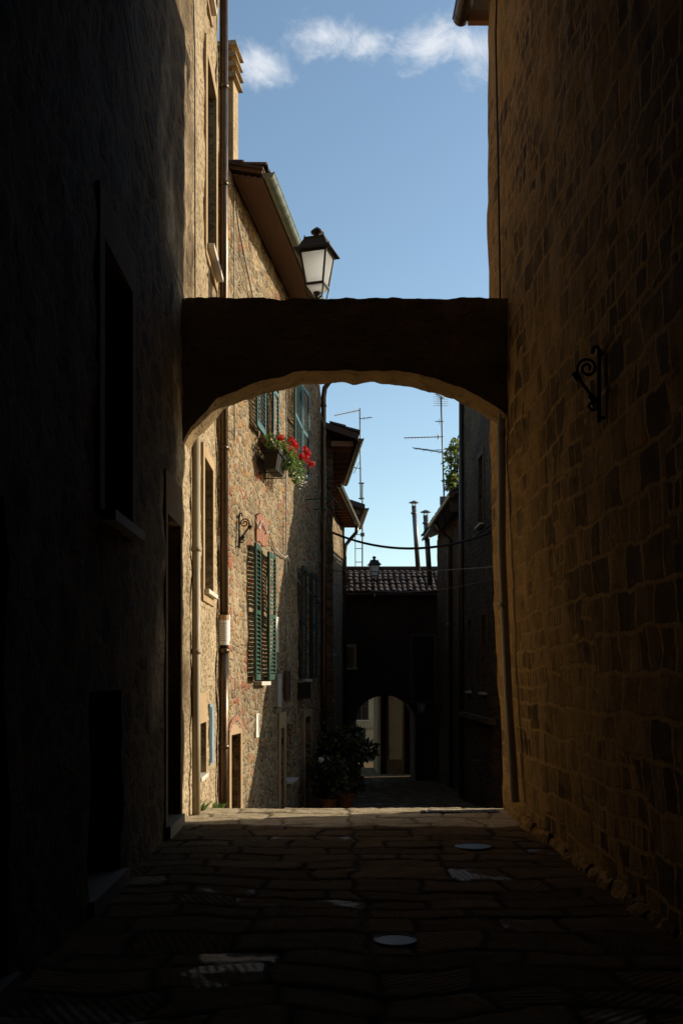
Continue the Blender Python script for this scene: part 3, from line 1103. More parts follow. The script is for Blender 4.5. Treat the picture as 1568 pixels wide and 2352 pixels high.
# ------------------------------------------------------------------ flying arch
def arch_block(xs, zb, zt, y0, y1, amp=.02, vs=9, ds=4, soffit_rough=.03, under=None):
    """block spanning between walls: underside follows zb(x), top zt(x)"""
    mb = MB()
    n = len(xs)
    fr, bk = [], []
    for i, x in enumerate(xs):
        a, c = zb(x), zt(x)
        colf, colb = [], []
        for j in range(vs + 1):
            z = a + (c - a) * j / vs
            d0 = amp * noise.fractal(Vector((x * 2.4, z * 2.4, 1.1)), 1, 2, 4)
            d1 = amp * noise.fractal(Vector((x * 2.4, z * 2.4, 8.1)), 1, 2, 4)
            rr = soffit_rough * noise.fractal(Vector((x * 4.5, 3.3, 0)), 1, 2, 4) if j in (0, vs) else 0
            colf.append(mb.vert((x, y0 + d0, z + rr * .8)))
            colb.append(mb.vert((x, y1 + d1, z + (soffit_rough * noise.fractal(Vector((x * 5, 6.3, 2)), 1, 2, 4) if j in (0, vs) else 0))))
        fr.append(colf)
        bk.append(colb)
    for i in range(n - 1):
        for j in range(vs):
            mb.face(fr[i][j], fr[i + 1][j], fr[i + 1][j + 1], fr[i][j + 1])
            mb.face(bk[i + 1][j], bk[i][j], bk[i][j + 1], bk[i + 1][j + 1])
    for j in (0, vs):
        if j == 0 and under is not None:
            rows_ = []
            for k in range(ds + 1):
                row = []
                for i, x in enumerate(xs):
                    p = mb.v[fr[i][j]].lerp(mb.v[bk[i][j]], k / ds)
                    if 0 < k < ds:
                        p = p + Vector((0, 0, soffit_rough * .7 * noise.fractal(Vector((x * 5, k * 1.7, j)), 1, 2, 4)))
                    row.append(under.vert(p))
                rows_.append(row)
            for a_, b_ in zip(rows_, rows_[1:]):
                for i in range(n - 1):
                    under.face(a_[i], b_[i], b_[i + 1], a_[i + 1])
            continue
        prev = [c[j] for c in fr]
        for k in range(1, ds + 1):
            if k == ds:
                cur = [c[j] for c in bk]
            else:
                cur = []
                for i, x in enumerate(xs):
                    p = mb.v[fr[i][j]].lerp(mb.v[bk[i][j]], k / ds)
                    p = p + Vector((0, 0, soffit_rough * .7 * noise.fractal(Vector((x * 5, k * 1.7, j)), 1, 2, 4)))
                    cur.append(mb.vert(p))
            for i in range(n - 1):
                mb.face(prev[i], cur[i], cur[i + 1], prev[i + 1])
            prev = cur
    for e in (0, n - 1):
        for j in range(vs):
            mb.face(fr[e][j], fr[e][j + 1], bk[e][j + 1], bk[e][j])
    return mb


CUR = [(-1.75, 3.86), (-1.61, 4.16), (-1.53, 4.32), (-1.40, 4.45), (-1.22, 4.66), (-.93, 4.79), (-.55, 4.90), (-.26, 4.95), (.12, 4.97), (.5, 4.97), (.88, 4.945), (1.17, 4.88), (1.46, 4.77), (1.70, 4.65), (1.89, 4.52), (2.0, 4.44), (2.2, 4.3)]


def interp(tab, x):
    for (a, za), (b, zb) in zip(tab, tab[1:]):
        if x <= b:
            q = (x - a) / (b - a)
            return za + (zb - za) * q
    return tab[-1][1]


AR = thing('stone_arch', (.2, 11.25, 4.0), 'dark lichened stone arch bridging the lane between the two houses', 'arch')
xs = [-1.68 + (2.06 + 1.68) * i / 90 for i in range(91)]
SOF = MB()
mb = arch_block(xs, lambda x: interp(CUR, x), lambda x: 5.76 + .02 * noise.noise(Vector((x * 1.5, 0, 0))), 11.0, 11.5, .03, 10, 5, .03, SOF)
mb.build('span', M['arch_stone'], AR)
SOF.build('soffit', M['soffit'], AR, smooth=True)

# ------------------------------------------------------------------ B: rubble house with shutters
FB = frame(-1.58, 14.5, .139, .990, +1)
B = thing('rubble_house', (-1.2, 18, -1), 'tan rubble stone house with green and teal shutters and a copper gutter', 'house')
hB = {
    'low_win': (2.42, 3.08, 1.52, 3.80, .22),
    'up_win': (2.84, 3.48, 5.72, 7.72, .22),
    'up_far': (6.5, 6.78, 5.85, 7.75, .22),
    'dim_win': (7.3, 8.1, 1.55, 3.95, .22),
    'cellar': (.62, 1.24, -1.3, .72, .25),
    'dim_door': (4.62, 5.0, -1.9, .62, .25),
    'dim_low': (5.25, 5.95, -.45, .66, .25),
    'far_door': (7.5, 8.3, -2.2, .72, .25),
}
mb = MB()
facade(mb, FB, .02, 9.9, -2.6, 9.2, list(hB.values()), .16, .03, 2.8, None, 7, 4.4)
mb.build('wall', M['rubble'], B)
w_ = window(B, FB, hB['low_win'], sill=True, sill_out=.13, sill_t=.06)
shutter(w_, FB, 2.40, 1.55, 3.80, .52, 177, .09, 'green', 1)
shutter(w_, FB, 3.10, 1.55, 3.80, .50, 3, .09, 'green', -1)
w_ = window(B, FB, hB['up_win'], sill=True, sillmat='terra', sill_out=.2, sill_t=.07)
shutter(w_, FB, 2.82, 5.74, 7.75, .84, 178, .09, 'teal', 1)
shutter(w_, FB, 3.50, 5.74, 7.75, .46, 2, .09, 'teal', -1)
w_ = window(B, FB, hB['up_far'], sill=True, sillmat='terra', sill_out=.15)
shutter(w_, FB, 6.55, 5.86, 7.78, 1.2, 177, .10, 'teal', 1)
shutter(w_, FB, 6.74, 5.86, 7.78, .72, 2, .08, 'teal', -1)
w_ = window(B, FB, hB['dim_win'], sill=True, sill_out=.08)
shutter(w_, FB, 7.3, 1.58, 3.95, .62, 178, .07, 'dark_green', 1)
shutter(w_, FB, 8.1, 1.58, 3.95, .62, 2, .07, 'dark_green', -1)
for key in ('cellar', 'far_door'):
    door(B, FB, hB[key])
surround(B, FB, hB['cellar'], .12, .03, bottom=False, mat='trim', top=.16)
surround(B, FB, hB['far_door'], .16, .03, bottom=False, mat='trim')
door(B, FB, hB['dim_door'])
surround(B, FB, hB['dim_door'], .18, .03, bottom=False, mat='trim', top=.3)
window(B, FB, hB['dim_low'], sill=True, sill_out=.12)
# brick relieving arch over the cellar door, brick patch over the lower window
mb = MB()
for k in range(9):
    a0 = R(155 - k * 14.5)
    c_ = Vector((.93, .66))
    for (r0, r1) in ((.44, .56),):
        a1 = a0 - R(12.5)
        pts = [(c_.x + math.cos(q) * r * .95, c_.y + math.sin(q) * r * .62) for r, q in ((r0, a0), (r0, a1), (r1, a1), (r1, a0))]
        mb.hexa([FB(p[0], -.02, p[1]) for p in pts] + [FB(p[0], .035, p[1]) for p in pts])
mb.build('brick_arch', plain('red_brick', (.29, .13, .075), .9, 0, .3, 12, .4), B)
mb = MB()
for k in range(9):
    s = 2.45 + k * .095
    h0 = 3.90 + .02 * math.sin(k)
    mb.box(FB, s, s + .09, -.03, .028 + .006 * (k % 3), h0, h0 + .52 - .02 * abs(k - 4))
mb.build('brick_lintel', MATS['red_brick'], B)
# eaves
mb = MB()
roof_slab(mb, FB, .6, 9.95, .50, 9.16, 4.4, 12, .05)
for k in range(5):
    mb.box(FB, .62, 9.93, .04 + k * .095, .128 + k * .095, 9.16 - .02 * k, 9.185 - .02 * k)
mb.build('soffit', M['soffit_wood'], B)
mb = MB()
roof_slab(mb, FB, .56, 9.98, .52, 9.212, 4.4, 12, .03)
tiles(mb, FB, .56, 9.98, .54, 9.235, 1.1, 12, .21, .36, .0)
mb.build('roof', M['tile'], B)
gutter(B, FB, .62, 9.9, .585, 9.17, .095, 'zinc', 1.05)
downpipe(B, [FB(9.55, .585, 9.09), FB(9.55, .57, 8.92), FB(9.56, .50, 8.78), FB(9.58, .26, 8.66), FB(9.6, .15, 8.52), FB(9.6, .12, 8.3), FB(9.6, .12, 2.0), FB(9.6, .12, -1.4)], .062, 'copper',
         [(FB(9.6, .12, z), (0, 0, 1)) for z in (8.1, 5.6, 3.0, .5)], 'dark copper pipe with a bent neck under the gutter')

# chimney on that roof
mb = MB()
FCH = frame(-2.25, 17.0, .139, .990, +1)
mb.box(FCH, -.4, -.05, -.1, .74, 9.0, 11.5)
CHM = mb.build('chimney', M['plaster'], B)
q = MB()
for k, z in enumerate((11.46, 11.63, 11.80, 11.97)):
    g = .07 + .012 * (k % 2)
    h_ = g * .6
    q.hexa([FCH(-.4 - g, -.1 - g, z), FCH(-.05 + g, -.1 - g, z), FCH(-.05 + g, .74 + g, z), FCH(-.4 - g, .74 + g, z), FCH(-.4 - h_, -.1 - h_, z + .10), FCH(-.05 + h_, -.1 - h_, z + .10), FCH(-.05 + h_, .74 + h_, z + .10), FCH(-.4 - h_, .74 + h_, z + .10)])
    if k < 3:
        for a_, b_ in ((-.38, -.08), (-.38, .56), (-.2, -.08), (-.2, .56)):
            q.box(FCH, a_, a_ + .12, b_, b_ + .16, z + .10, z + .171)
q.build('cap', M['plaster'], CHM)

# ------------------------------------------------------------------ C: three further houses on the left
mb = MB()
FC = frame(.10, 25.2, -.048, .999, +1)
C1 = thing('rubble_house', (.1, 27, -2), 'narrow shaded house next beyond the tan rubble house, with the highest dark eaves there', 'house')
facade(mb, FC, 0, 5.4, -3, 7.45, [(1.2, 2.0, 1.0, 2.6, .2)], .3, .03, 2, None, 6, 5.5)
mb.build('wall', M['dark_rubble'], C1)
window(C1, FC, (1.2, 2.0, 1.0, 2.6, .2), sill=True)
mb = MB()
roof_slab(mb, FC, -.35, 5.5, .62, 7.50, 5, 18, .16)
tiles(mb, FC, -.35, 5.5, .64, 7.66, .8, 18)
mb.build('roof', M['tile'], C1)
for k in range(9):
    mb = MB()
    mb.box(FC, -.2 + k * .62, -.1 + k * .62, -.05, .5, 7.36, 7.496)
    mb.build('rafter', M['wood'], C1)
gutter(C1, FC, -.38, 5.4, .66, 7.52, .09, 'copper')
mb = MB()
mb.tube([FC(1.0, -1.6, 7.6), FC(1.0, -1.6, 9.25)], .11, 10)
mb.build('chimney', M['antenna'], C1, smooth=True)

FC2 = frame(-.25, 31.0, .10, .995, +1)
C2 = thing('rubble_house', (0, 34, -2), 'shaded rubble house with a long sloping gutter, second past the shuttered house', 'house')
mb = MB()
facade(mb, FC2, 0, 7.9, -4, 7.5, [(3.2, 4.0, 2.4, 4.0, .2)], .3, .03, 2, None, 7, 6.5)
mb.build('wall', M['rubble'], C2)
window(C2, FC2, (3.2, 4.0, 2.4, 4.0, .2), sill=True)
mb = MB()
roof_slab(mb, FC2, -.1, 8.1, .5, 7.52, 5, 20, .14)
mb.build('roof', M['tile'], C2)
for k in range(12):
    mb = MB()
    mb.box(FC2, .1 + k * .66, .2 + k * .66, -.05, .44, 7.40, 7.516)
    mb.build('rafter', M['wood'], C2)
gutter(C2, FC2, -.1, 8.1, .58, 7.54, .09, 'copper')
downpipe(C2, [FC2(7.9, .56, 7.46), FC2(7.9, .52, 7.2), FC2(7.88, .3, 6.95), FC2(7.8, .12, 6.7), FC2(7.7, .1, 6.4), FC2(7.7, .1, -2.4)], .07, 'copper')

FC3 = frame(.62, 39.6, -.02, 1, +1)
C3 = thing('rubble_house', (.6, 41, -2.5), 'farthest house on the left, its dark eaves poking out beside the aerial mast', 'house')
mb = MB()
facade(mb, FC3, 0, 4.5, -4, 8.1, [], .4, .03, 2, None, 6, 8.5)
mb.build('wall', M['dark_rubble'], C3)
mb = MB()
roof_slab(mb, FC3, -.5, 4.6, .78, 8.15, 4, 18, .2)
mb.build('roof', M['tile'], C3)
gutter(C3, FC3, -.5, 4.6, .84, 8.2, .1, 'copper')
for k in range(6):
    mb = MB()
    mb.box(FC3, -.3 + k * .7, -.18 + k * .7, -.05, .6, 8.0, 8.146)
    mb.build('rafter', M['wood'], C3)

# ------------------------------------------------------------------ D: gate house over the far archway
D = thing('gatehouse', (2.4, 42, -2.7), 'dark house across the lane end with a tiled roof and a round archway under it', 'house')
def far_curve(x):
    c0, hw, zs, ht = 2.38, 1.24, .15, 1.0     # centre, half width, springing, rise
    q = (x - c0) / hw
    if abs(q) >= 1:
        return -4.0
    return zs - .35 + (ht + .02) * math.sqrt(1 - q * q) + .02 * noise.noise(Vector((x * 6, 0, 0)))


xs = sorted({round(-.6 + i * .2, 3) for i in range(32)} | {round(2.38 + 1.24 * math.sin(R(a)), 4) for a in range(-90, 91, 6)} | {1.139, 3.621})
mb = arch_block(xs, far_curve, lambda x: 5.05, 42.0, 44.6, .03, 12, 4, .01)
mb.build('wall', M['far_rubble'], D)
FD = frame(-.6, 42.0, 1, 0, +1)
FD2 = lambda s, o, z: Vector((-.6 + s, 42.0 - o, z))
mb = MB()
roof_slab(mb, FD2, -.1, 6.4, .32, 5.02, 2.9, 24, .08)
tiles(mb, FD2, -.1, 6.4, .34, 5.1, 2.9, 24, .25, .42)
mb.hexa([FD2(-.1, -2.58, 6.31), FD2(6.4, -2.58, 6.31), FD2(6.4, -5.6, 5.0), FD2(-.1, -5.6, 5.0), FD2(-.1, -2.58, 6.40), FD2(6.4, -2.58, 6.40), FD2(6.4, -5.6, 5.1), FD2(-.1, -5.6, 5.1)])
mb.build('roof', M['tile'], D)
mb = MB()
for k in range(15):
    mb.tube([FD2(-.1 + k * .44, -2.58, 6.40), FD2(-.1 + k * .44 + .46, -2.58, 6.42)], [.13, .11], 8)
mb.build('ridge', M['tile'], D)
hD = [(1.1, 1.75, 2.0, 2.85), (4.0, 5.1, .6, 3.3)]
for (a_, b_, z0, z1) in hD:
    q = MB()
    q.box(FD2, a_, b_, .02, .06, z1, z1 + .12)
    q.box(FD2, a_, a_ + .09, .02, .06, z0, z1)
    q.box(FD2, b_ - .09, b_, .02, .06, z0, z1)
    q.box(FD2, a_ - .05, b_ + .05, .02, .12, z0 - .1, z0)
    wv_ = q.build('window', M['trim'] if a_ < 2 else M['dark_wood'], D)
    q = MB()
    q.poly(FD2(a_ + .09, .03, z0), FD2(b_ - .09, .03, z0), FD2(b_ - .09, .03, z1), FD2(a_ + .09, .03, z1))
    q.build('pane', M['glass'], wv_)

# ------------------------------------------------------------------ E: right side beyond the sunny gap
FE = frame(4.0, 24.4, 0, 1, -1)
E1 = thing('stucco_house', (4, 26, -2), 'tall grey brown stucco house past the far corner of the brown stone house', 'house')
hE = [(1.55, 2.35, 5.6, 7.4, .2), (1.0, 1.8, 1.2, 3.2, .2), (3.6, 4.3, 1.2, 3.2, .2)]
mb = MB()
facade(mb, FE, 0, 5.5, -3.2, 10.15, hE, .3, .02, 2, None, 7, 9.5)
mb.build('wall', M['dark_rubble'], E1)
for h in hE:
    window(E1, FE, h, sill=True, sill_out=.1)
    surround(E1, FE, h, .14, .03, mat='grey_stucco', bottom=False)
mb = MB()
roof_slab(mb, FE, -.2, 5.5, .1, 10.18, 7.2, 14, .12)
mb.build('roof', M['tile'], E1)
mb = MB()
mb.box(FE, -.3, 5.5, -.02, .14, 2.0 - 1.55, 2.0 - 1.42)
mb.build('ledge', M['grey_stucco'], E1)
downpipe(E1, [FE(5.3, .08, 9.9), FE(5.3, .08, -2)], .07, 'copper')
# unseen wedge added by that house, shaped to cast slanting shade on the rubble house
BU = MB()
st = [(17.6, 1.3), (24.38, 10.0)]
BU.hexa([(4.15, 17.6, -2.2), (4.65, 17.6, -2.2), (4.65, 24.38, -2.6), (4.15, 24.38, -2.6), (4.15, 17.6, .9), (4.65, 17.6, .9), (4.65, 24.38, 10.0), (4.15, 24.38, 10.0)])
o = BU.build('shadow_wedge', M['grey_stucco'], E1)

FE2 = frame(4.5, 30.0, 0, 1, -1)
E2 = thing('stucco_house', (4.5, 35, -2), 'lower house at the far right with tiled eaves, two flues and a roof terrace', 'house')
hE2 = [(2.2, 3.0, 4.6, 6.6, .15), (6.5, 7.3, 3.6, 5.2, .15)]
mb = MB()
facade(mb, FE2, 0, 11.8, -4, 7.3, hE2, .3, .02, 2, None, 8, 2.5)
mb.build('wall', M['dark_rubble'], E2)
w_ = window(E2, FE2, hE2[0])
shutter(w_, FE2, 2.2, 4.6, 6.6, .5, 170, .05, 'dark_green', 1)
shutter(w_, FE2, 3.0, 4.6, 6.6, .5, 8, .05, 'dark_green', -1)
window(E2, FE2, hE2[1], sill=True)
mb = MB()
roof_slab(mb, FE2, 1.2, 11.9, .62, 7.28, 6, 22, .1)
mb.build('soffit', M['dark_wood'], E2)
mb = MB()
tiles(mb, FE2, 1.2, 11.9, .64, 7.38, 2.2, 22, .24, .4)
mb.build('roof', M['tile'], E2)
gutter(E2, FE2, 1.0, 7.5, .70, 7.26, .1, 'copper')
downpipe(E2, [FE2(6.3, .62, 7.2), FE2(6.3, .5, 6.9), FE2(6.3, .1, 6.6), FE2(6.3, .09, -2.4)], .07, 'copper')
for (px, pt, pb, d, r) in ((953, 1150, 1312, 43.4, .105), (980, 1172, 1345, 41.6, .11)):
    q = MB()
    top = at(px - 3, pt + 12, d)
    bot = at(px + 7, pb, d)
    q.tube([bot, top], r, 12)
    q.tube([top - Vector((0, 0, .35)), top - Vector((0, 0, .28))], r * 1.2, 12)
    fl = q.build('flue', M['antenna'], E2, smooth=True)
    c_ = MB()
    for a_ in range(4):
        e = Vector((math.cos(a_ * 1.57 + .4), math.sin(a_ * 1.57 + .4), 0)) * r * .85
        c_.tube([top + e, top + e + Vector((0, 0, .14))], .014, 5)
    c_.lathe(top + Vector((0, 0, .13)), [(r * 2.1, 0), (r * 2.1, .015), (r * .3, .1)], 12)
    c_.build('cowl', M['antenna'], fl)

gable(E2, FE2, 1.3, 11.8, 7.28, .62, 6, 22, 'dark_rubble')
gable(B, FB, .66, 9.85, 9.16, .5, 4.4, 12, 'rubble')
gable(C1, FC, .02, 5.38, 7.50, .62, 5, 18, 'dark_rubble')
gable(C2, FC2, .02, 7.85, 7.52, .5, 5, 20, 'rubble')
gable(C3, FC3, .02, 4.45, 8.15, .78, 4, 18, 'dark_rubble')

# ------------------------------------------------------------------ houses seen through the far archway
G1 = thing('cream_house', (3, 58, -3.2), 'pale cream house front seen through the far archway', 'house')
FG = lambda s, o, z: Vector((-3 + s, 58.0 - o, z))
mb = MB()
hG = [(4.5, 5.3, -.9, .7, .15), (5.75, 6.3, .1, 1.1, .15)]
facade(mb, FG, 0, 9, -4, 4.8, hG, .5, .02, 1.5, None, 5, 1.9)
mb.build('wall', M['cream'], G1)
for h in hG:
    window(G1, FG, h, sill=True)
mb = MB()
mb.box(FG, -.2, 9.2, -.02, .12, -1.35, -1.2)
mb.build('ledge', M['trim'], G1)
FG2 = lambda s, o, z: Vector((2.27 + s, 46.2 - o, z))
G2 = thing('ochre_house', (2.9, 46.2, -3.0), 'brown and cream house end standing just beyond the far archway', 'house')
hG2 = [(.12, .40, -3.0, .9, .5), (1.20, 1.50, -3.0, 1.4, .6)]
mb = MB()
facade(mb, FG2, 0, 5, -4, 4.4, hG2, .3, .03, 1.5, None, 5, 2.9)
mb.build('wall', M['ochre'], G2)
for h in hG2:
    door(G2, FG2, h, handle=False, planks=2)
mb = MB()
mb.box(FG2, -.02, .10, -.02, .06, -4, 4.2)
mb.build('quoin', M['cream'], G2)
mb = MB()
mb.hexa([FG2(.52, -.02, -2.2), FG2(1.08, -.02, -2.2), FG2(1.08, .035, -2.2), FG2(.52, .035, -2.2), FG2(.46, -.02, 3), FG2(1.18, -.02, 3), FG2(1.18, .035, 3), FG2(.46, .035, 3)])
mb.build('render_patch', M['cream'], G2)


# ------------------------------------------------------------------ lanterns
def lantern(px, py_top, d, yaw, label, arm_to, H=1.0, cat='street lantern', drop=.5):
    """square tapered lantern; py_top = where its finial ends"""
    top = at(px, py_top, d)
    base = top - Vector((0, 0, 1.03 * H))
    L = thing('street_lantern', base, label, cat, 'wall lanterns of the lane')
    cy, sy = math.cos(R(yaw)), math.sin(R(yaw))

    def Q(x, y, z):
        return base + Vector((x * cy - y * sy, x * sy + y * cy, z)) * H
    bw, tw = .125, .185
    zb, zt = .20, .64
    f = MB()
    for sx in (-1, 1):
        for sy_ in (-1, 1):
            a, b = Vector((sx * bw, sy_ * bw, zb)), Vector((sx * tw, sy_ * tw, zt))
            e = .013
            f.hexa([Q(a.x - e, a.y - e, a.z), Q(a.x + e, a.y - e, a.z), Q(a.x + e, a.y + e, a.z), Q(a.x - e, a.y + e, a.z), Q(b.x - e, b.y - e, b.z), Q(b.x + e, b.y - e, b.z), Q(b.x + e, b.y + e, b.z), Q(b.x - e, b.y + e, b.z)])
    for z, w in ((zb, bw), (zt, tw)):
        e = .014
        for (x0, x1, y0, y1) in ((-w - e, w + e, -w - e, -w + e), (-w - e, w + e, w - e, w + e), (-w - e, -w + e, -w + e, w - e), (w - e, w + e, -w + e, w - e)):
            f.hexa([Q(x0, y0, z - .016), Q(x1, y0, z - .016), Q(x1, y1, z - .016), Q(x0, y1, z - .016), Q(x0, y0, z + .016), Q(x1, y0, z + .016), Q(x1, y1, z + .016), Q(x0, y1, z + .016)])
    f.build('frame', M['iron'], L)
    for k in range(4):
        a = k * math.pi / 2
        ca, sa = math.cos(a), math.sin(a)

        def P4(x, y, z):
            return Q(x * ca - y * sa, x * sa + y * ca, z)
        g = MB()
        g.hexa([P4(-bw + .014, -bw + .002, zb + .016), P4(bw - .014, -bw + .002, zb + .016), P4(bw - .014, -bw + .006, zb + .016), P4(-bw + .014, -bw + .006, zb + .016),
                P4(-tw + .014, -tw + .002, zt - .016), P4(tw - .014, -tw + .002, zt - .016), P4(tw - .014, -tw + .006, zt - .016), P4(-tw + .014, -tw + .006, zt - .016)])
        g.build('glass', M['frost'], L)
    r = MB()

    def frus(w0, z0, w1, z1):
        r.hexa([Q(-w0, -w0, z0), Q(w0, -w0, z0), Q(w0, w0, z0), Q(-w0, w0, z0), Q(-w1, -w1, z1), Q(w1, -w1, z1), Q(w1, w1, z1), Q(-w1, w1, z1)])
    frus(.262, .655, .255, .68)
    frus(.255, .68, .205, .715)
    frus(.205, .715, .145, .835)
    frus(.15, .835, .15, .85)
    for sx in (-1, 1):
        for sy_ in (-1, 1):
            r.tube([Q(sx * .14, sy_ * .14, .85), Q(sx * .14, sy_ * .14, .875)], .008 * H, 5)
    r.build('roof', M['iron'], L)
    n = MB()
    n.lathe(base, [(.085 * H, .85 * H), (.075 * H, .875 * H), (.05 * H, .89 * H), (.045 * H, .92 * H), (.085 * H, .945 * H), (.092 * H, .965 * H), (.07 * H, .985 * H), (.04 * H, 1.01 * H), (.012 * H, 1.03 * H)], 16)
    n.build('finial', M['iron'], L, smooth=True)
    u = MB()
    u.hexa([Q(-.07, -.07, .11), Q(.07, -.07, .11), Q(.07, .07, .11), Q(-.07, .07, .11), Q(-bw, -bw, zb - .016), Q(bw, -bw, zb - .016), Q(bw, bw, zb - .016), Q(-bw, bw, zb - .016)])
    u.build('base', M['frost'], L)
    s_ = MB()
    s_.lathe(base, [(.03 * H, -.04 * H), (.045 * H, -.02 * H), (.03 * H, 0), (.028 * H, .06 * H), (.05 * H, .09 * H), (.06 * H, .11 * H)], 12)
    for k in range(4):
        a = k * math.pi / 2 + R(45)
        ca, sa = math.cos(a), math.sin(a)
        pts = []
        for q in range(13):
            w = q / 12
            rad = .03 + .15 * math.sin(w * math.pi / 2) + (.01 if q > 10 else 0)
            pts.append(Q(rad * ca, rad * sa, .0 + .02 * math.sin(w * 9) + .19 * w ** 2.2))
        s_.tube(pts, .011 * H, 6)
    s_.build('cradle', M['iron'], L)
    arm = MB()
    to = Vector(arm_to)
    b0 = base - Vector((0, 0, .03))
    arm.tube([b0, b0 - Vector((0, 0, drop * .25)), b0.lerp(to, .12) - Vector((0, 0, drop * .45)), b0.lerp(to, .5) - Vector((0, 0, drop * .3)), to], .02, 8)
    arm.tube([b0.lerp(to, .5) - Vector((0, 0, drop * .3)), b0.lerp(to, .8) - Vector((0, 0, drop * .7)), to - Vector((0, 0, drop * .6))], .014, 8)
    arm.tube([to + Vector((0, 0, .15)), to - Vector((0, 0, drop * .8))], .03, 8)
    arm.build('arm', M['iron'], L, smooth=True)
    return L


lantern(728, 522, 14.1, -17, 'large black lantern with frosted glass above the arch, against the sky', FA(14.2, .02, 6.45), 1.0)
lantern(859, 1277, 40.6, 8, 'small lantern hanging before the tiled roof at the lane end', (1.9, 41.98, 5.0 - .2), .98, drop=.35)
lantern(967, 1596, 40.3, 20, 'unlit wall lantern low in the dark to the right of the far archway', (4.48, 40.3, .35), .78, drop=.3)


# ------------------------------------------------------------------ scrolled iron brackets
def scroll(F, s, z, lean, label, K=.80):
    b = F(s, lean, z)
    T = thing('iron_bracket', b, label, 'bracket', 'scrolled iron wall brackets')
    nrm = (F(s, 1, z) - F(s, 0, z)) * K
    up = Vector((0, 0, K))
    o = F(s, lean + .03, z)
    m_ = MB()
    m_.tube([o + up * -.32, o + up * .34], .016, 8)
    m_.tube([o + up * .34, o + up * .37 + nrm * .02, o + up * .36 + nrm * .05, o + up * .30 + nrm * .06], .012, 8)
    m_.tube([o + up * .3, o + up * .3 - nrm * .05], .012, 6)
    m_.tube([o + up * -.28, o + up * -.28 - nrm * .05], .012, 6)
    m_.build('bar', M['iron'], T, smooth=True)
    m_ = MB()
    m_.tube(spiral(o + up * .17 + nrm * .105, nrm, up, .095, 1.7, R(-20)), .011, 8)
    m_.build('large_scroll', M['iron'], T, smooth=True)
    m_ = MB()
    m_.tube(spiral(o + up * -.17 + nrm * .06, nrm, up, .055, 1.5, R(60)), .010, 8)
    m_.build('small_scroll', M['iron'], T, smooth=True)
    m_ = MB()
    pa, pb = o + up * .10 + nrm * .20, o + up * -.10 + nrm * .055
    m_.tube([o + up * .14 + nrm * .195, pa, pb, o + up * -.14 + nrm * .02], .012, 8)
    for p, dd in ((pa, 1), (pb, -1)):
        dr = (pb - pa).normalized()
        side = Vector((-dr.z * nrm.x, -dr.z * nrm.y, (dr.x * nrm.x + dr.y * nrm.y)))
        c_ = p + side * .012
        w = (F(s + 1, 0, z) - F(s, 0, z)) * .025
        m_.hexa([c_ - dr * .03 - side * .03 - w, c_ + dr * .03 - side * .03 - w, c_ + dr * .03 + side * .03 - w, c_ - dr * .03 + side * .03 - w,
                 c_ - dr * .03 - side * .03 + w, c_ + dr * .03 - side * .03 + w, c_ + dr * .03 + side * .03 + w, c_ - dr * .03 + side * .03 + w])
    m_.build('holder', M['iron'], T)


scroll(FR, 7.25, 3.70, leanR(3.70), 'black scrolled iron bracket on the brown stone house')
scroll(FB, 1.12, 3.86, 0, 'thin scrolled iron bracket on the sunlit rubble wall above the green shutters')

# ------------------------------------------------------------------ flower box
rng = random.Random(21)
PL = thing('flower_box', FB(3.6, .2, 5.05), 'dark planter of red geraniums hung under the teal shutters', 'flower box')
mb = MB()
mb.hexa([FB(2.58, .14, 5.14), FB(3.30, .14, 5.14), FB(3.30, .32, 5.14), FB(2.58, .32, 5.14), FB(2.53, .11, 5.42), FB(3.35, .11, 5.42), FB(3.35, .38, 5.42), FB(2.53, .38, 5.42)])
mb.box(FB, 2.50, 3.38, .09, .40, 5.40, 5.45)
mb.build('box', M['planter'], PL)
for s in (2.7, 3.2):
    mb = MB()
    mb.tube([FB(s, -.02, 5.5), FB(s, .40, 5.48), FB(s, .43, 5.42), FB(s, .37, 5.10), FB(s, -.02, 5.10)], .01, 6)
    mb.build('hanger', M['iron'], PL)
mb = MB()
bl = [(FB(2.62 + i * .19, .26 + .14 * rng.random(), 5.56 + .05 * rng.random()), (.16, .18, .13)) for i in range(8)]
bl += [(FB(3.1 + i * .26, .45, 5.42 - .02 * i), (.11, .15, .15)) for i in range(5)]
leafcloud(mb, bl, 1500, .075, rng, .4)
mb.build('foliage', M['leaf'], PL)
heads = []
for (s, o_, py) in ((2.64, .30, 1013), (2.96, .30, 1031), (3.43, .35, 1020), (3.6, .36, 1026), (3.88, .35, 1031), (3.25, .40, 1046), (3.87, .45, 1056), (4.34, .45, 1040), (4.3, .5, 1050), (4.14, .5, 1062), (4.74, .5, 1074), (3.1, .36, 1038)):
    heads.append((s, o_ + .09, EYE + (VY - py + 6) / FPX * (14.5 + .99 * s)))
for (s, o_, z) in heads:
    mb = MB()
    c_ = FB(s, o_, z)
    for k in range(46):
        q = Vector((rng.gauss(0, 1), rng.gauss(0, 1), rng.gauss(0, 1))).normalized()
        p = c_ + q * .07 * rng.uniform(.6, 1)
        sd = q.cross(Vector((rng.uniform(-1, 1), rng.uniform(-1, 1), .3))).normalized() * .022
        up = q.cross(sd).normalized() * .022
        mb.poly(p - sd, p + up + q * .008, p + sd, p - up + q * .008)
    mb.tube([c_, FB(s - .05, o_ * .7, z - .3)], .005, 5)
    mb.build('flower_head', M['red'], PL)
mb = MB()
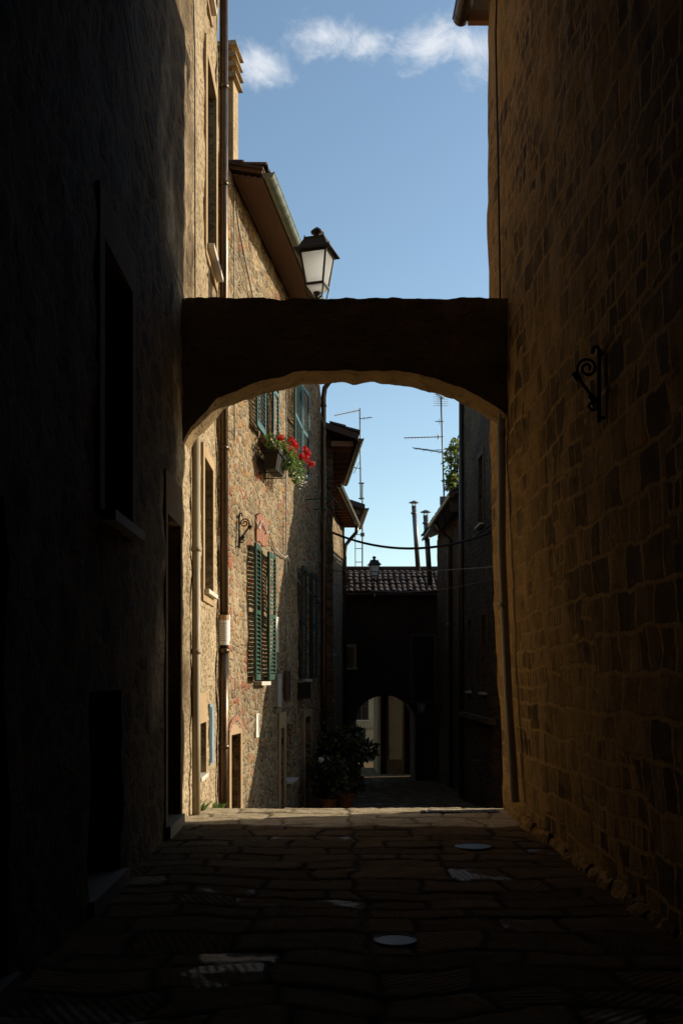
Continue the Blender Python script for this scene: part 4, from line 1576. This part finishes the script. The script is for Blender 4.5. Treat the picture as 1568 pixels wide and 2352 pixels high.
for k in range(150):
    s = rng.uniform(3.3, 4.6)
    c_ = FB(s, rng.uniform(.40, .58), rng.uniform(5.16, 5.5)) if rng.random() < .8 else FB(s, rng.uniform(.2, .45), rng.uniform(5.5, 5.75))
    q = Vector((rng.gauss(0, 1), rng.gauss(0, 1), rng.gauss(0, 1))).normalized()
    sd = q.cross(Vector((.3, .2, .9))).normalized() * .018
    up = q.cross(sd).normalized() * .018
    mb.poly(c_ - sd, c_ + up, c_ + sd, c_ - up)
mb.build('blossom', M['white_petal'], PL)

# ------------------------------------------------------------------ plants at the lane end
def potted(base, pr, ph, blobs, n, leaf, mat, label, stems, rng, flowers=()):
    T = thing('potted_shrub', base, label, 'potted plant', 'shrubs in pots at the lane end')
    p = MB()
    p.lathe(base, [(pr * .72, 0), (pr * .95, ph * .8), (pr, ph * .82), (pr * 1.06, ph), (pr * .9, ph), (pr * .86, ph * .88)], 20)
    p.build('pot', M['pot'], T, smooth=False)
    s_ = MB()
    for k in range(stems):
        a = rng.uniform(0, 6.28)
        c, r = rng.choice(blobs)
        s_.tube([Vector(base) + Vector((math.cos(a) * pr * .3, math.sin(a) * pr * .3, ph * .85)), Vector(base).lerp(Vector(c), .6) + Vector((.05, 0, .1)), Vector(c)], [.018, .012, .006], 6)
    s_.build('stem', M['stem'], T)
    l = MB()
    leafcloud(l, blobs, n, leaf, rng, .25)
    l.build('foliage', M[mat], T)
    for f in flowers:
        h = MB()
        for k in range(60):
            q = Vector((rng.gauss(0, 1), rng.gauss(0, 1), rng.gauss(0, 1))).normalized()
            c_ = Vector(f) + q * .06
            sd = q.cross(Vector((.3, .2, .9))).normalized() * .02
            up = q.cross(sd).normalized() * .03
            h.poly(c_ - sd, c_ + up, c_ + sd, c_ - up)
        h.build('flower_head', M['white_petal'], T)
    return T


bx_ = at(791, 1850, 22.0)
bx_.z = gz(22.0)
bl = []
for k in range(22):
    p = at(805 + rng.uniform(-55, 52), 1740 + rng.uniform(-58, 62), 22.3 + rng.uniform(-.4, .4))
    bl.append((p, (.2, .22, .16)))
potted(bx_, .22, .42, bl, 2600, .15, 'dark_leaf', 'tall dark shrub in a brown clay pot before the far archway', 9, rng)
b2 = at(752, 1850, 21.2)
b2.z = gz(21.2)
bl = []
for k in range(14):
    p = at(752 + rng.uniform(-26, 34), 1785 + rng.uniform(-32, 36), 21.2 + rng.uniform(-.3, .3))
    bl.append((p, (.16, .2, .14)))
potted(b2, .2, .3, bl, 1500, .13, 'dark_leaf', 'low bush with one pale flower beside the tall shrub', 6, rng, [at(737, 1745, 21.0)])

# ------------------------------------------------------------------ roof terrace trellis with climber
FT = Vector((4.62, 31.6, 8.0))
TR = thing('iron_trellis', (4.65, 31.8, 7.6), 'dark iron hoops of a roof terrace trellis beside the stucco house', 'trellis')
mb = MB()
for (px, d) in ((1041, 31.6), (1056, 31.6)):
    a, b = at(px - 6, 1130, d), at(px + 8, 1130, d)
    hp = []
    for k in range(17):
        q = math.pi * k / 16
        c_ = (a + b) / 2
        hp.append(Vector((c_.x - math.cos(q) * (b.x - a.x) / 2, d, at(px, 1022 if px < 1050 else 1014, d).z + math.sin(q) * .22)))
    mb.tube([a] + hp + [b], .022, 6)
for py in (1030, 1062, 1082, 1098):
    mb.tube([at(1026, py, 31.6), at(1075, py + 2, 31.6)], .012, 5)
mb.build('hoop', M['iron'], TR, smooth=True)
mb = MB()
mb.hexa([at(1032, 1175, 31.4), at(1110, 1175, 31.4), at(1110, 1175, 33.4), at(1032, 1175, 33.4), at(1032, 1128, 31.4), at(1110, 1128, 31.4), at(1110, 1126, 33.4), at(1032, 1126, 33.4)])
mb.build('terrace_wall', M['grey_stucco'], E2)
CV = thing('climbing_plant', at(1045, 1130, 31.6), 'yellow green climber growing up the terrace trellis', 'climber')
bl = []
for k in range(22):
    p = at(rng.choice((1032, 1040, 1048, 1058)) + rng.uniform(-6, 8), 1068 + rng.uniform(-50, 48), 31.6 + rng.uniform(-.2, .2))
    bl.append((p, (.14, .14, .17)))
mb = MB()
leafcloud(mb, bl, 1100, .12, rng, .3)
mb.build('foliage', M['vine_leaf'], CV)
mb = MB()
mb.tube([at(1043, 1130, 31.6), at(1040, 1090, 31.6), at(1046, 1050, 31.6), at(1044, 1020, 31.6)], [.05, .03, .02, .01], 6)
mb.tube([at(1053, 1130, 31.6), at(1055, 1090, 31.6), at(1051, 1040, 31.6)], [.04, .03, .01], 6)
mb.build('stem', M['stem'], CV)


# ------------------------------------------------------------------ aerials
def yagi(mb, c, dirv, length, n, el, vert=False, taper=.5):
    c = Vector(c)
    d = Vector(dirv).normalized()
    mb.tube([c, c + d * length], .016, 6)
    side = d.cross(Vector((0, 0, 1))).normalized()
    if vert:
        side = Vector((0, 0, 1))
    for k in range(n):
        q = (k + .5) / n
        p = c + d * length * q
        l = el * (1 - taper * q)
        mb.tube([p - side * l / 2, p + side * l / 2], .008, 4)


def aerial(mast, label, fn):
    T = thing('tv_aerial', mast[0], label, 'aerial', 'television aerials on the roofs')
    mb = MB()
    mb.tube(mast, .03, 8)
    mb.build('mast', M['antenna'], T, smooth=True)
    for group_ in fn():
        mb = MB()
        for a_ in group_:
            a_(mb)
        mb.build('antenna', M['antenna'], T)
    return T


d1 = 45.2


def Y(*a):
    return lambda mb: yagi(mb, *a)


def TB(pts, r, n=5):
    return lambda mb: mb.tube(pts, r, n)


def BX(p, x0, x1, y, z):
    return lambda mb: mb.hexa([p + Vector((a, b, c)) for c in (-z, z) for a, b in ((x0, -y), (x1, -y), (x1, y), (x0, y))])


def f1():
    return [
        [Y(at(826, 942, d1), at(766, 955, d1 + .6) - at(826, 942, d1), 1.28, 12, .22, True, .2), TB([at(814, 928, d1), at(814, 950, d1)], .012, 4)],
        [Y(at(826, 962, d1), at(856, 958, d1 - .5) - at(826, 962, d1), .72, 3, .5)],
        [Y(at(827, 1076, d1), at(792, 1071, d1 + .5) - at(827, 1076, d1), .8, 14, .35, False, .1), TB([at(813, 1056, d1), at(818, 1088, d1)], .012, 4), TB([at(824, 1062, d1), at(812, 1088, d1)], .012, 4)],
        [TB([at(832, 1108, d1), at(832, 1320, d1)], .034, 8), TB([at(815, 1165, d1), at(816, 1320, d1)], .02, 6)]
        + [TB([at(815, y_, d1), at(832, y_, d1)], .018, 6) for y_ in (1228, 1260, 1291)] + [TB([at(823, y_, d1), at(836, y_, d1)], .03, 6) for y_ in (1110, 1145)]
        + [BX(at(832, 1228, d1), -.09, .09, .05, .08)],
    ]


aerial([at(828, 1148, d1), at(826, 938, d1)], 'aerial with a ladder-like foot rising beside the left eaves', f1)
d2 = 36.0


def f2():
    return [
        [Y(at(1018, 1003, d2), at(953, 1005, d2) - at(1018, 1003, d2), 1.42, 12, .16, True, .2), TB([at(1005, 994, d2), at(1005, 1014, d2)], .014, 4)],
        [Y(at(1018, 968, d2), at(1000, 968, d2) - at(1018, 968, d2), .3, 1, .3, True)],
        [Y(at(1019, 1040, d2), at(946, 1029, d2 - .3) - at(1019, 1040, d2), 1.15, 4, .5, False, .2), TB([at(1018, 1037, d2), at(946, 1028, d2 - .3)], .012), TB([at(1001, 1033, d2), at(1064, 1032, d2)], .01)],
        [TB([at(995, 906 + k * 5, d2), at(1028, 907 + k * 5, d2)], .006, 4) for k in range(6)] + [TB([at(997 + k * 9, 904, d2), at(997 + k * 9, 934, d2)], .006, 4) for k in range(4)]
        + [Y(at(1016, 916, d2), at(994, 896, d2 - 1) - at(1016, 916, d2), .9, 8, .2)],
        [BX(at(1020, 1150, d2), -.16, .12, .08, .14)],
    ]


aerial([at(1021, 1200, d2), at(1012, 910, d2)], 'taller aerial of four antennas beside the roof terrace climber', f2)

# ------------------------------------------------------------------ cables and wires
def cable(pts, r, mat, label, name='cable', n=6):
    mb = MB()
    mb.tube(pts, r, n)
    o = mb.build(name, M[mat], None, smooth=True, loc=pts[0])
    return tag(o, label, 'cable')


cable(sag(at(760, 1222, 26.5), at(1128, 1222, 24.6), .42), .034, 'cable', 'thick black cable sagging across the sky over the lane end')
cable(sag(at(752, 1310, 24.2), at(1132, 1302, 21.0), .06), .012, 'thread', 'pale straight wire crossing in front of the small lantern')
cable(sag(at(752, 1338, 24.3), at(1130, 1328, 24.3), .28), .010, 'thread', 'slack thin wire crossing before the far tiled roof')
cable([FA(11.6, .035, 13.0), FA(11.62, .03, 9.9), FA(11.78, .035, 9.0), FA(11.8, .035, 7.4), FA(11.78, .04, 5.75)], .009, 'cable', 'thin dark cable running down the sunlit plaster above the arch')
cable([FR(10.9, .05, 11), FR(11.35, .05, 9.5), FR(11.4, .06, 8.9), FR(11.3, .05, 7.5), FR(11.15, .05, 5.8), FR(11.12, .05, 4.4)], .012, 'cable', 'dark cable running down the brown stone wall to the arch end')
cable([FA(6.4, .045, 7.9), FA(7.2, .045, 7.0), FA(8.2, .045, 6.4), FA(9.6, .045, 5.85), FA(10.9, .045, 5.7)], .006, 'pale_cable', 'thin pale wire slanting down the shaded plaster wall to the arch')
cable([FB(2.2, .05, 4.22), FB(2.45, .06, 4.1), FB(2.7, .06, 4.28), FB(3.1, .06, 4.12), FB(3.3, .06, 4.18), FB(3.9, .05, 3.95), FB(4.9, .05, 3.9), FB(5.1, .06, 3.97), FB(5.6, .05, 3.7), FB(6.8, .05, 3.55), FB(9.6, .05, 3.4)], .014, 'pale_cable', 'pale cable looping along the rubble wall over the green shutters')
cable([FB(5.05, .05, 9.0), FB(5.05, .05, 5.0), FB(5.03, .05, 2.2), FB(4.95, .06, 1.6)], .011, 'thread', 'thin vertical wire down the middle of the rubble wall')
cable([FB(.75, .04, 9.0), FB(.76, .04, 6.2), FB(.76, .04, 5.2)], .012, 'pale_cable', 'pale vertical pipe wire near the corner under the big eaves')
cable([FB(.85, .05, 8.75), FB(1.0, .06, 8.5), FB(2.2, .05, 7.75), FB(3.2, .05, 7.45)], .016, 'pale_cable', 'pale cable slanting under the big timber eaves')
cable([FB(8.1, .05, 8.4), FB(8.9, .1, 7.9), FB(9.5, .2, 7.4)], .012, 'pale_cable', 'short pale wire beside the bent copper pipe')
cable([at(1128, 1205, 24.3), at(1090, 1232, 26), at(1074, 1245, 27.5)], .02, 'cable', 'black cable drooping along the grey brown stucco house')

# clothes line below the teal shutters
CLN = thing('clothes_rack', FB(8.2, .1, 5.55), 'green clothes line rack fixed below the farther teal shutters', 'clothes rack')
mb = MB()
for s in (7.6, 8.9):
    mb.tube([FB(s, .0, 5.5), FB(s, .62, 5.52)], .014, 6)
mb.tube([FB(7.6, .62, 5.52), FB(8.9, .62, 5.52)], .014, 6)
mb.build('bracket', M['green'], CLN)
mb = MB()
for k in range(4):
    o_ = .15 + k * .15
    mb.tube(sag(FB(7.6, o_, 5.5), FB(9.5, o_ - .05, 4.9), .12), .005, 4)
mb.build('line', M['pale_cable'], CLN)

# ------------------------------------------------------------------ things fixed to the walls
PN = thing('paper_notice', FA(14.42, .1, 2.3), 'white paper notice taped round the brown corner pipe', 'notice')
mb = MB()
c_ = FA(14.42, .10, 0)


def wrap(mb, r, a0, a1, z0, z1, n=12):
    for k in range(n):
        q0, q1 = a0 + (a1 - a0) * k / n, a0 + (a1 - a0) * (k + 1) / n
        p = [c_ + Vector((math.cos(q) * r, math.sin(q) * r, z)) for q, z in ((q0, z0), (q1, z0), (q1, z1), (q0, z1))]
        p2 = [c_ + Vector((math.cos(q) * (r - .003), math.sin(q) * (r - .003), z)) for q, z in ((q0, z0), (q1, z0), (q1, z1), (q0, z1))]
        mb.hexa(p2 + p)


wrap(mb, .078, R(-190), R(40), 2.06, 2.44)
mb.hexa([FA(14.45, .176, 2.12), FA(14.50, .182, 2.12), FA(14.50, .185, 2.12), FA(14.45, .179, 2.12), FA(14.45, .176, 2.5), FA(14.50, .182, 2.5), FA(14.50, .185, 2.5), FA(14.45, .179, 2.5)])
pp = mb.build('sheet', M['paper'], PN)
mb = MB()
wrap(mb, .0815, R(-195), R(45), 2.42, 2.49)
mb.build('tape', M['tape'], PN)
mb = MB()
for k in range(9):
    z = 2.36 - k * .03
    wrap(mb, .0795, R(-130 + 4 * (k % 3)), R(-60 - 9 * (k % 2)), z, z + .009, 6)
mb.build('print', M['ink'], pp)


def plate(s0, s1, z0, z1, mat, label, cat, name, th=.03, F=FB, lid=True):
    T = thing(name, F((s0 + s1) / 2, 0, z0), label, cat)
    mb = MB()
    mb.box(F, s0, s1, -.02, th, z0, z1)
    mb.build('plate', M[mat], T)
    mb = MB()
    e = min(.02, (s1 - s0) * .15)
    for (a, b, c, d) in ((s0, s1, z0, z0 + e), (s0, s1, z1 - e, z1), (s0, s0 + e, z0 + e, z1 - e), (s1 - e, s1, z0 + e, z1 - e)):
        mb.box(F, a, b, th - .004, th + .012, c, d)
    mb.build('rim', M[mat], T)
    return T


plate(3.98, 4.32, 2.06, 2.72, 'white_board', 'white upright plate on the rubble wall right of the green shutters', 'sign', 'wall_plate')
plate(3.95, 4.34, 1.05, 1.66, 'grey_box', 'grey meter cabinet on the rubble wall below the white plate', 'meter box', 'meter_cabinet', .09)
plate(2.38, 2.62, .58, .98, 'white_board', 'small white tile on the sunlit rubble wall above the cellar door', 'plaque', 'wall_tile', .02)
plate(4.98, 5.45, 1.15, 1.72, 'dark_wood', 'dark recessed cupboard door with a pale rim beside the grey cabinet', 'wall cupboard', 'wall_cupboard', .05)
plate(6.6, 7.3, 1.15, 1.6 - .12, 'iron', 'black letter box under the dim shutters', 'letter box', 'letter_box', .16)

# ------------------------------------------------------------------ iron covers in the paving
def cover(x, y, r, label):
    T = thing('manhole_cover', (x, y, 0), label, 'manhole cover', 'round iron covers in the paving')
    mb = MB()
    mb.lathe((x, y, 0), [(r, -.02), (r, .016), (r * .93, .018), (r * .92, .012), (.01, .013)], 28)
    mb.build('lid', M['cast'], T)
    mb = MB()
    for i in range(-4, 5):
        for j in range(-4, 5):
            px, py = x + (i + .5 * (j % 2)) * r * .19, y + j * r * .19
            if math.hypot(px - x, py - y) < r * .82:
                mb.lathe((px, py, .011), [(r * .045, 0), (r * .03, .003)], 8)
    mb.build('stud', M['cast'], T)


cover(1.35, 9.40, .17, 'round iron cover in the paving nearer the arch')
cover(.40, 6.05, .13, 'smaller round iron cover shining in the dark foreground paving')
DG = thing('drain_grate', (1.5, 12.0, 0), 'long iron drain grate across the sunlit strip of paving', 'drain grate')
mb = MB()
for k in range(13):
    x = 1.12 + k * .068
    mb.hexa([(x, 11.84, -.03), (x + .03, 11.84, -.03), (x + .03, 11.98, -.03), (x, 11.98, -.03), (x, 11.84, .008), (x + .03, 11.84, .008), (x + .03, 11.98, .008), (x, 11.98, .008)])
mb.build('bar', M['iron'], DG)
mb = MB()
for (a, b, c, d) in ((1.09, 2.02, 11.825, 11.84), (1.09, 2.02, 11.98, 11.995), (1.09, 1.11, 11.84, 11.98), (2.0, 2.02, 11.84, 11.98)):
    mb.hexa([(a, c, -.03), (b, c, -.03), (b, d, -.03), (a, d, -.03), (a, c, .004), (b, c, .004), (b, d, .004), (a, d, .004)])
mb.build('rim', M['iron'], DG)

# ------------------------------------------------------------------ weeds at the foot of the sunlit wall
rng = random.Random(8)
for k, (p, lab) in enumerate(((FA(12.05, .06, -.01), 'small green weed at the foot of the sunlit plaster wall by the tan pipe'), (FA(13.9, .07, gz(13.9)), 'small green weed at the wall foot beside the brown corner pipe'))):
    mb = MB()
    for q in range(46):
        a = rng.uniform(0, 6.28)
        l = rng.uniform(.05, .16)
        r0 = rng.uniform(0, .06)
        b0 = Vector(p) + Vector((math.cos(a) * r0, math.sin(a) * r0 * 1.8, 0))
        d = Vector((math.cos(a) * .5 + .25, math.sin(a) * .6, 1.0)).normalized()
        sd = d.cross(Vector((math.cos(a + 1), math.sin(a + 1), 0))).normalized() * .008
        mb.poly(b0 - sd, b0 + sd, b0 + d * l * .7 + sd * .7, b0 + d * l + Vector((.02, 0, -.01)), b0 + d * l * .7 - sd * .7)
    tag(mb.build('weed', M['leaf'], None, loc=p), lab, 'weed')
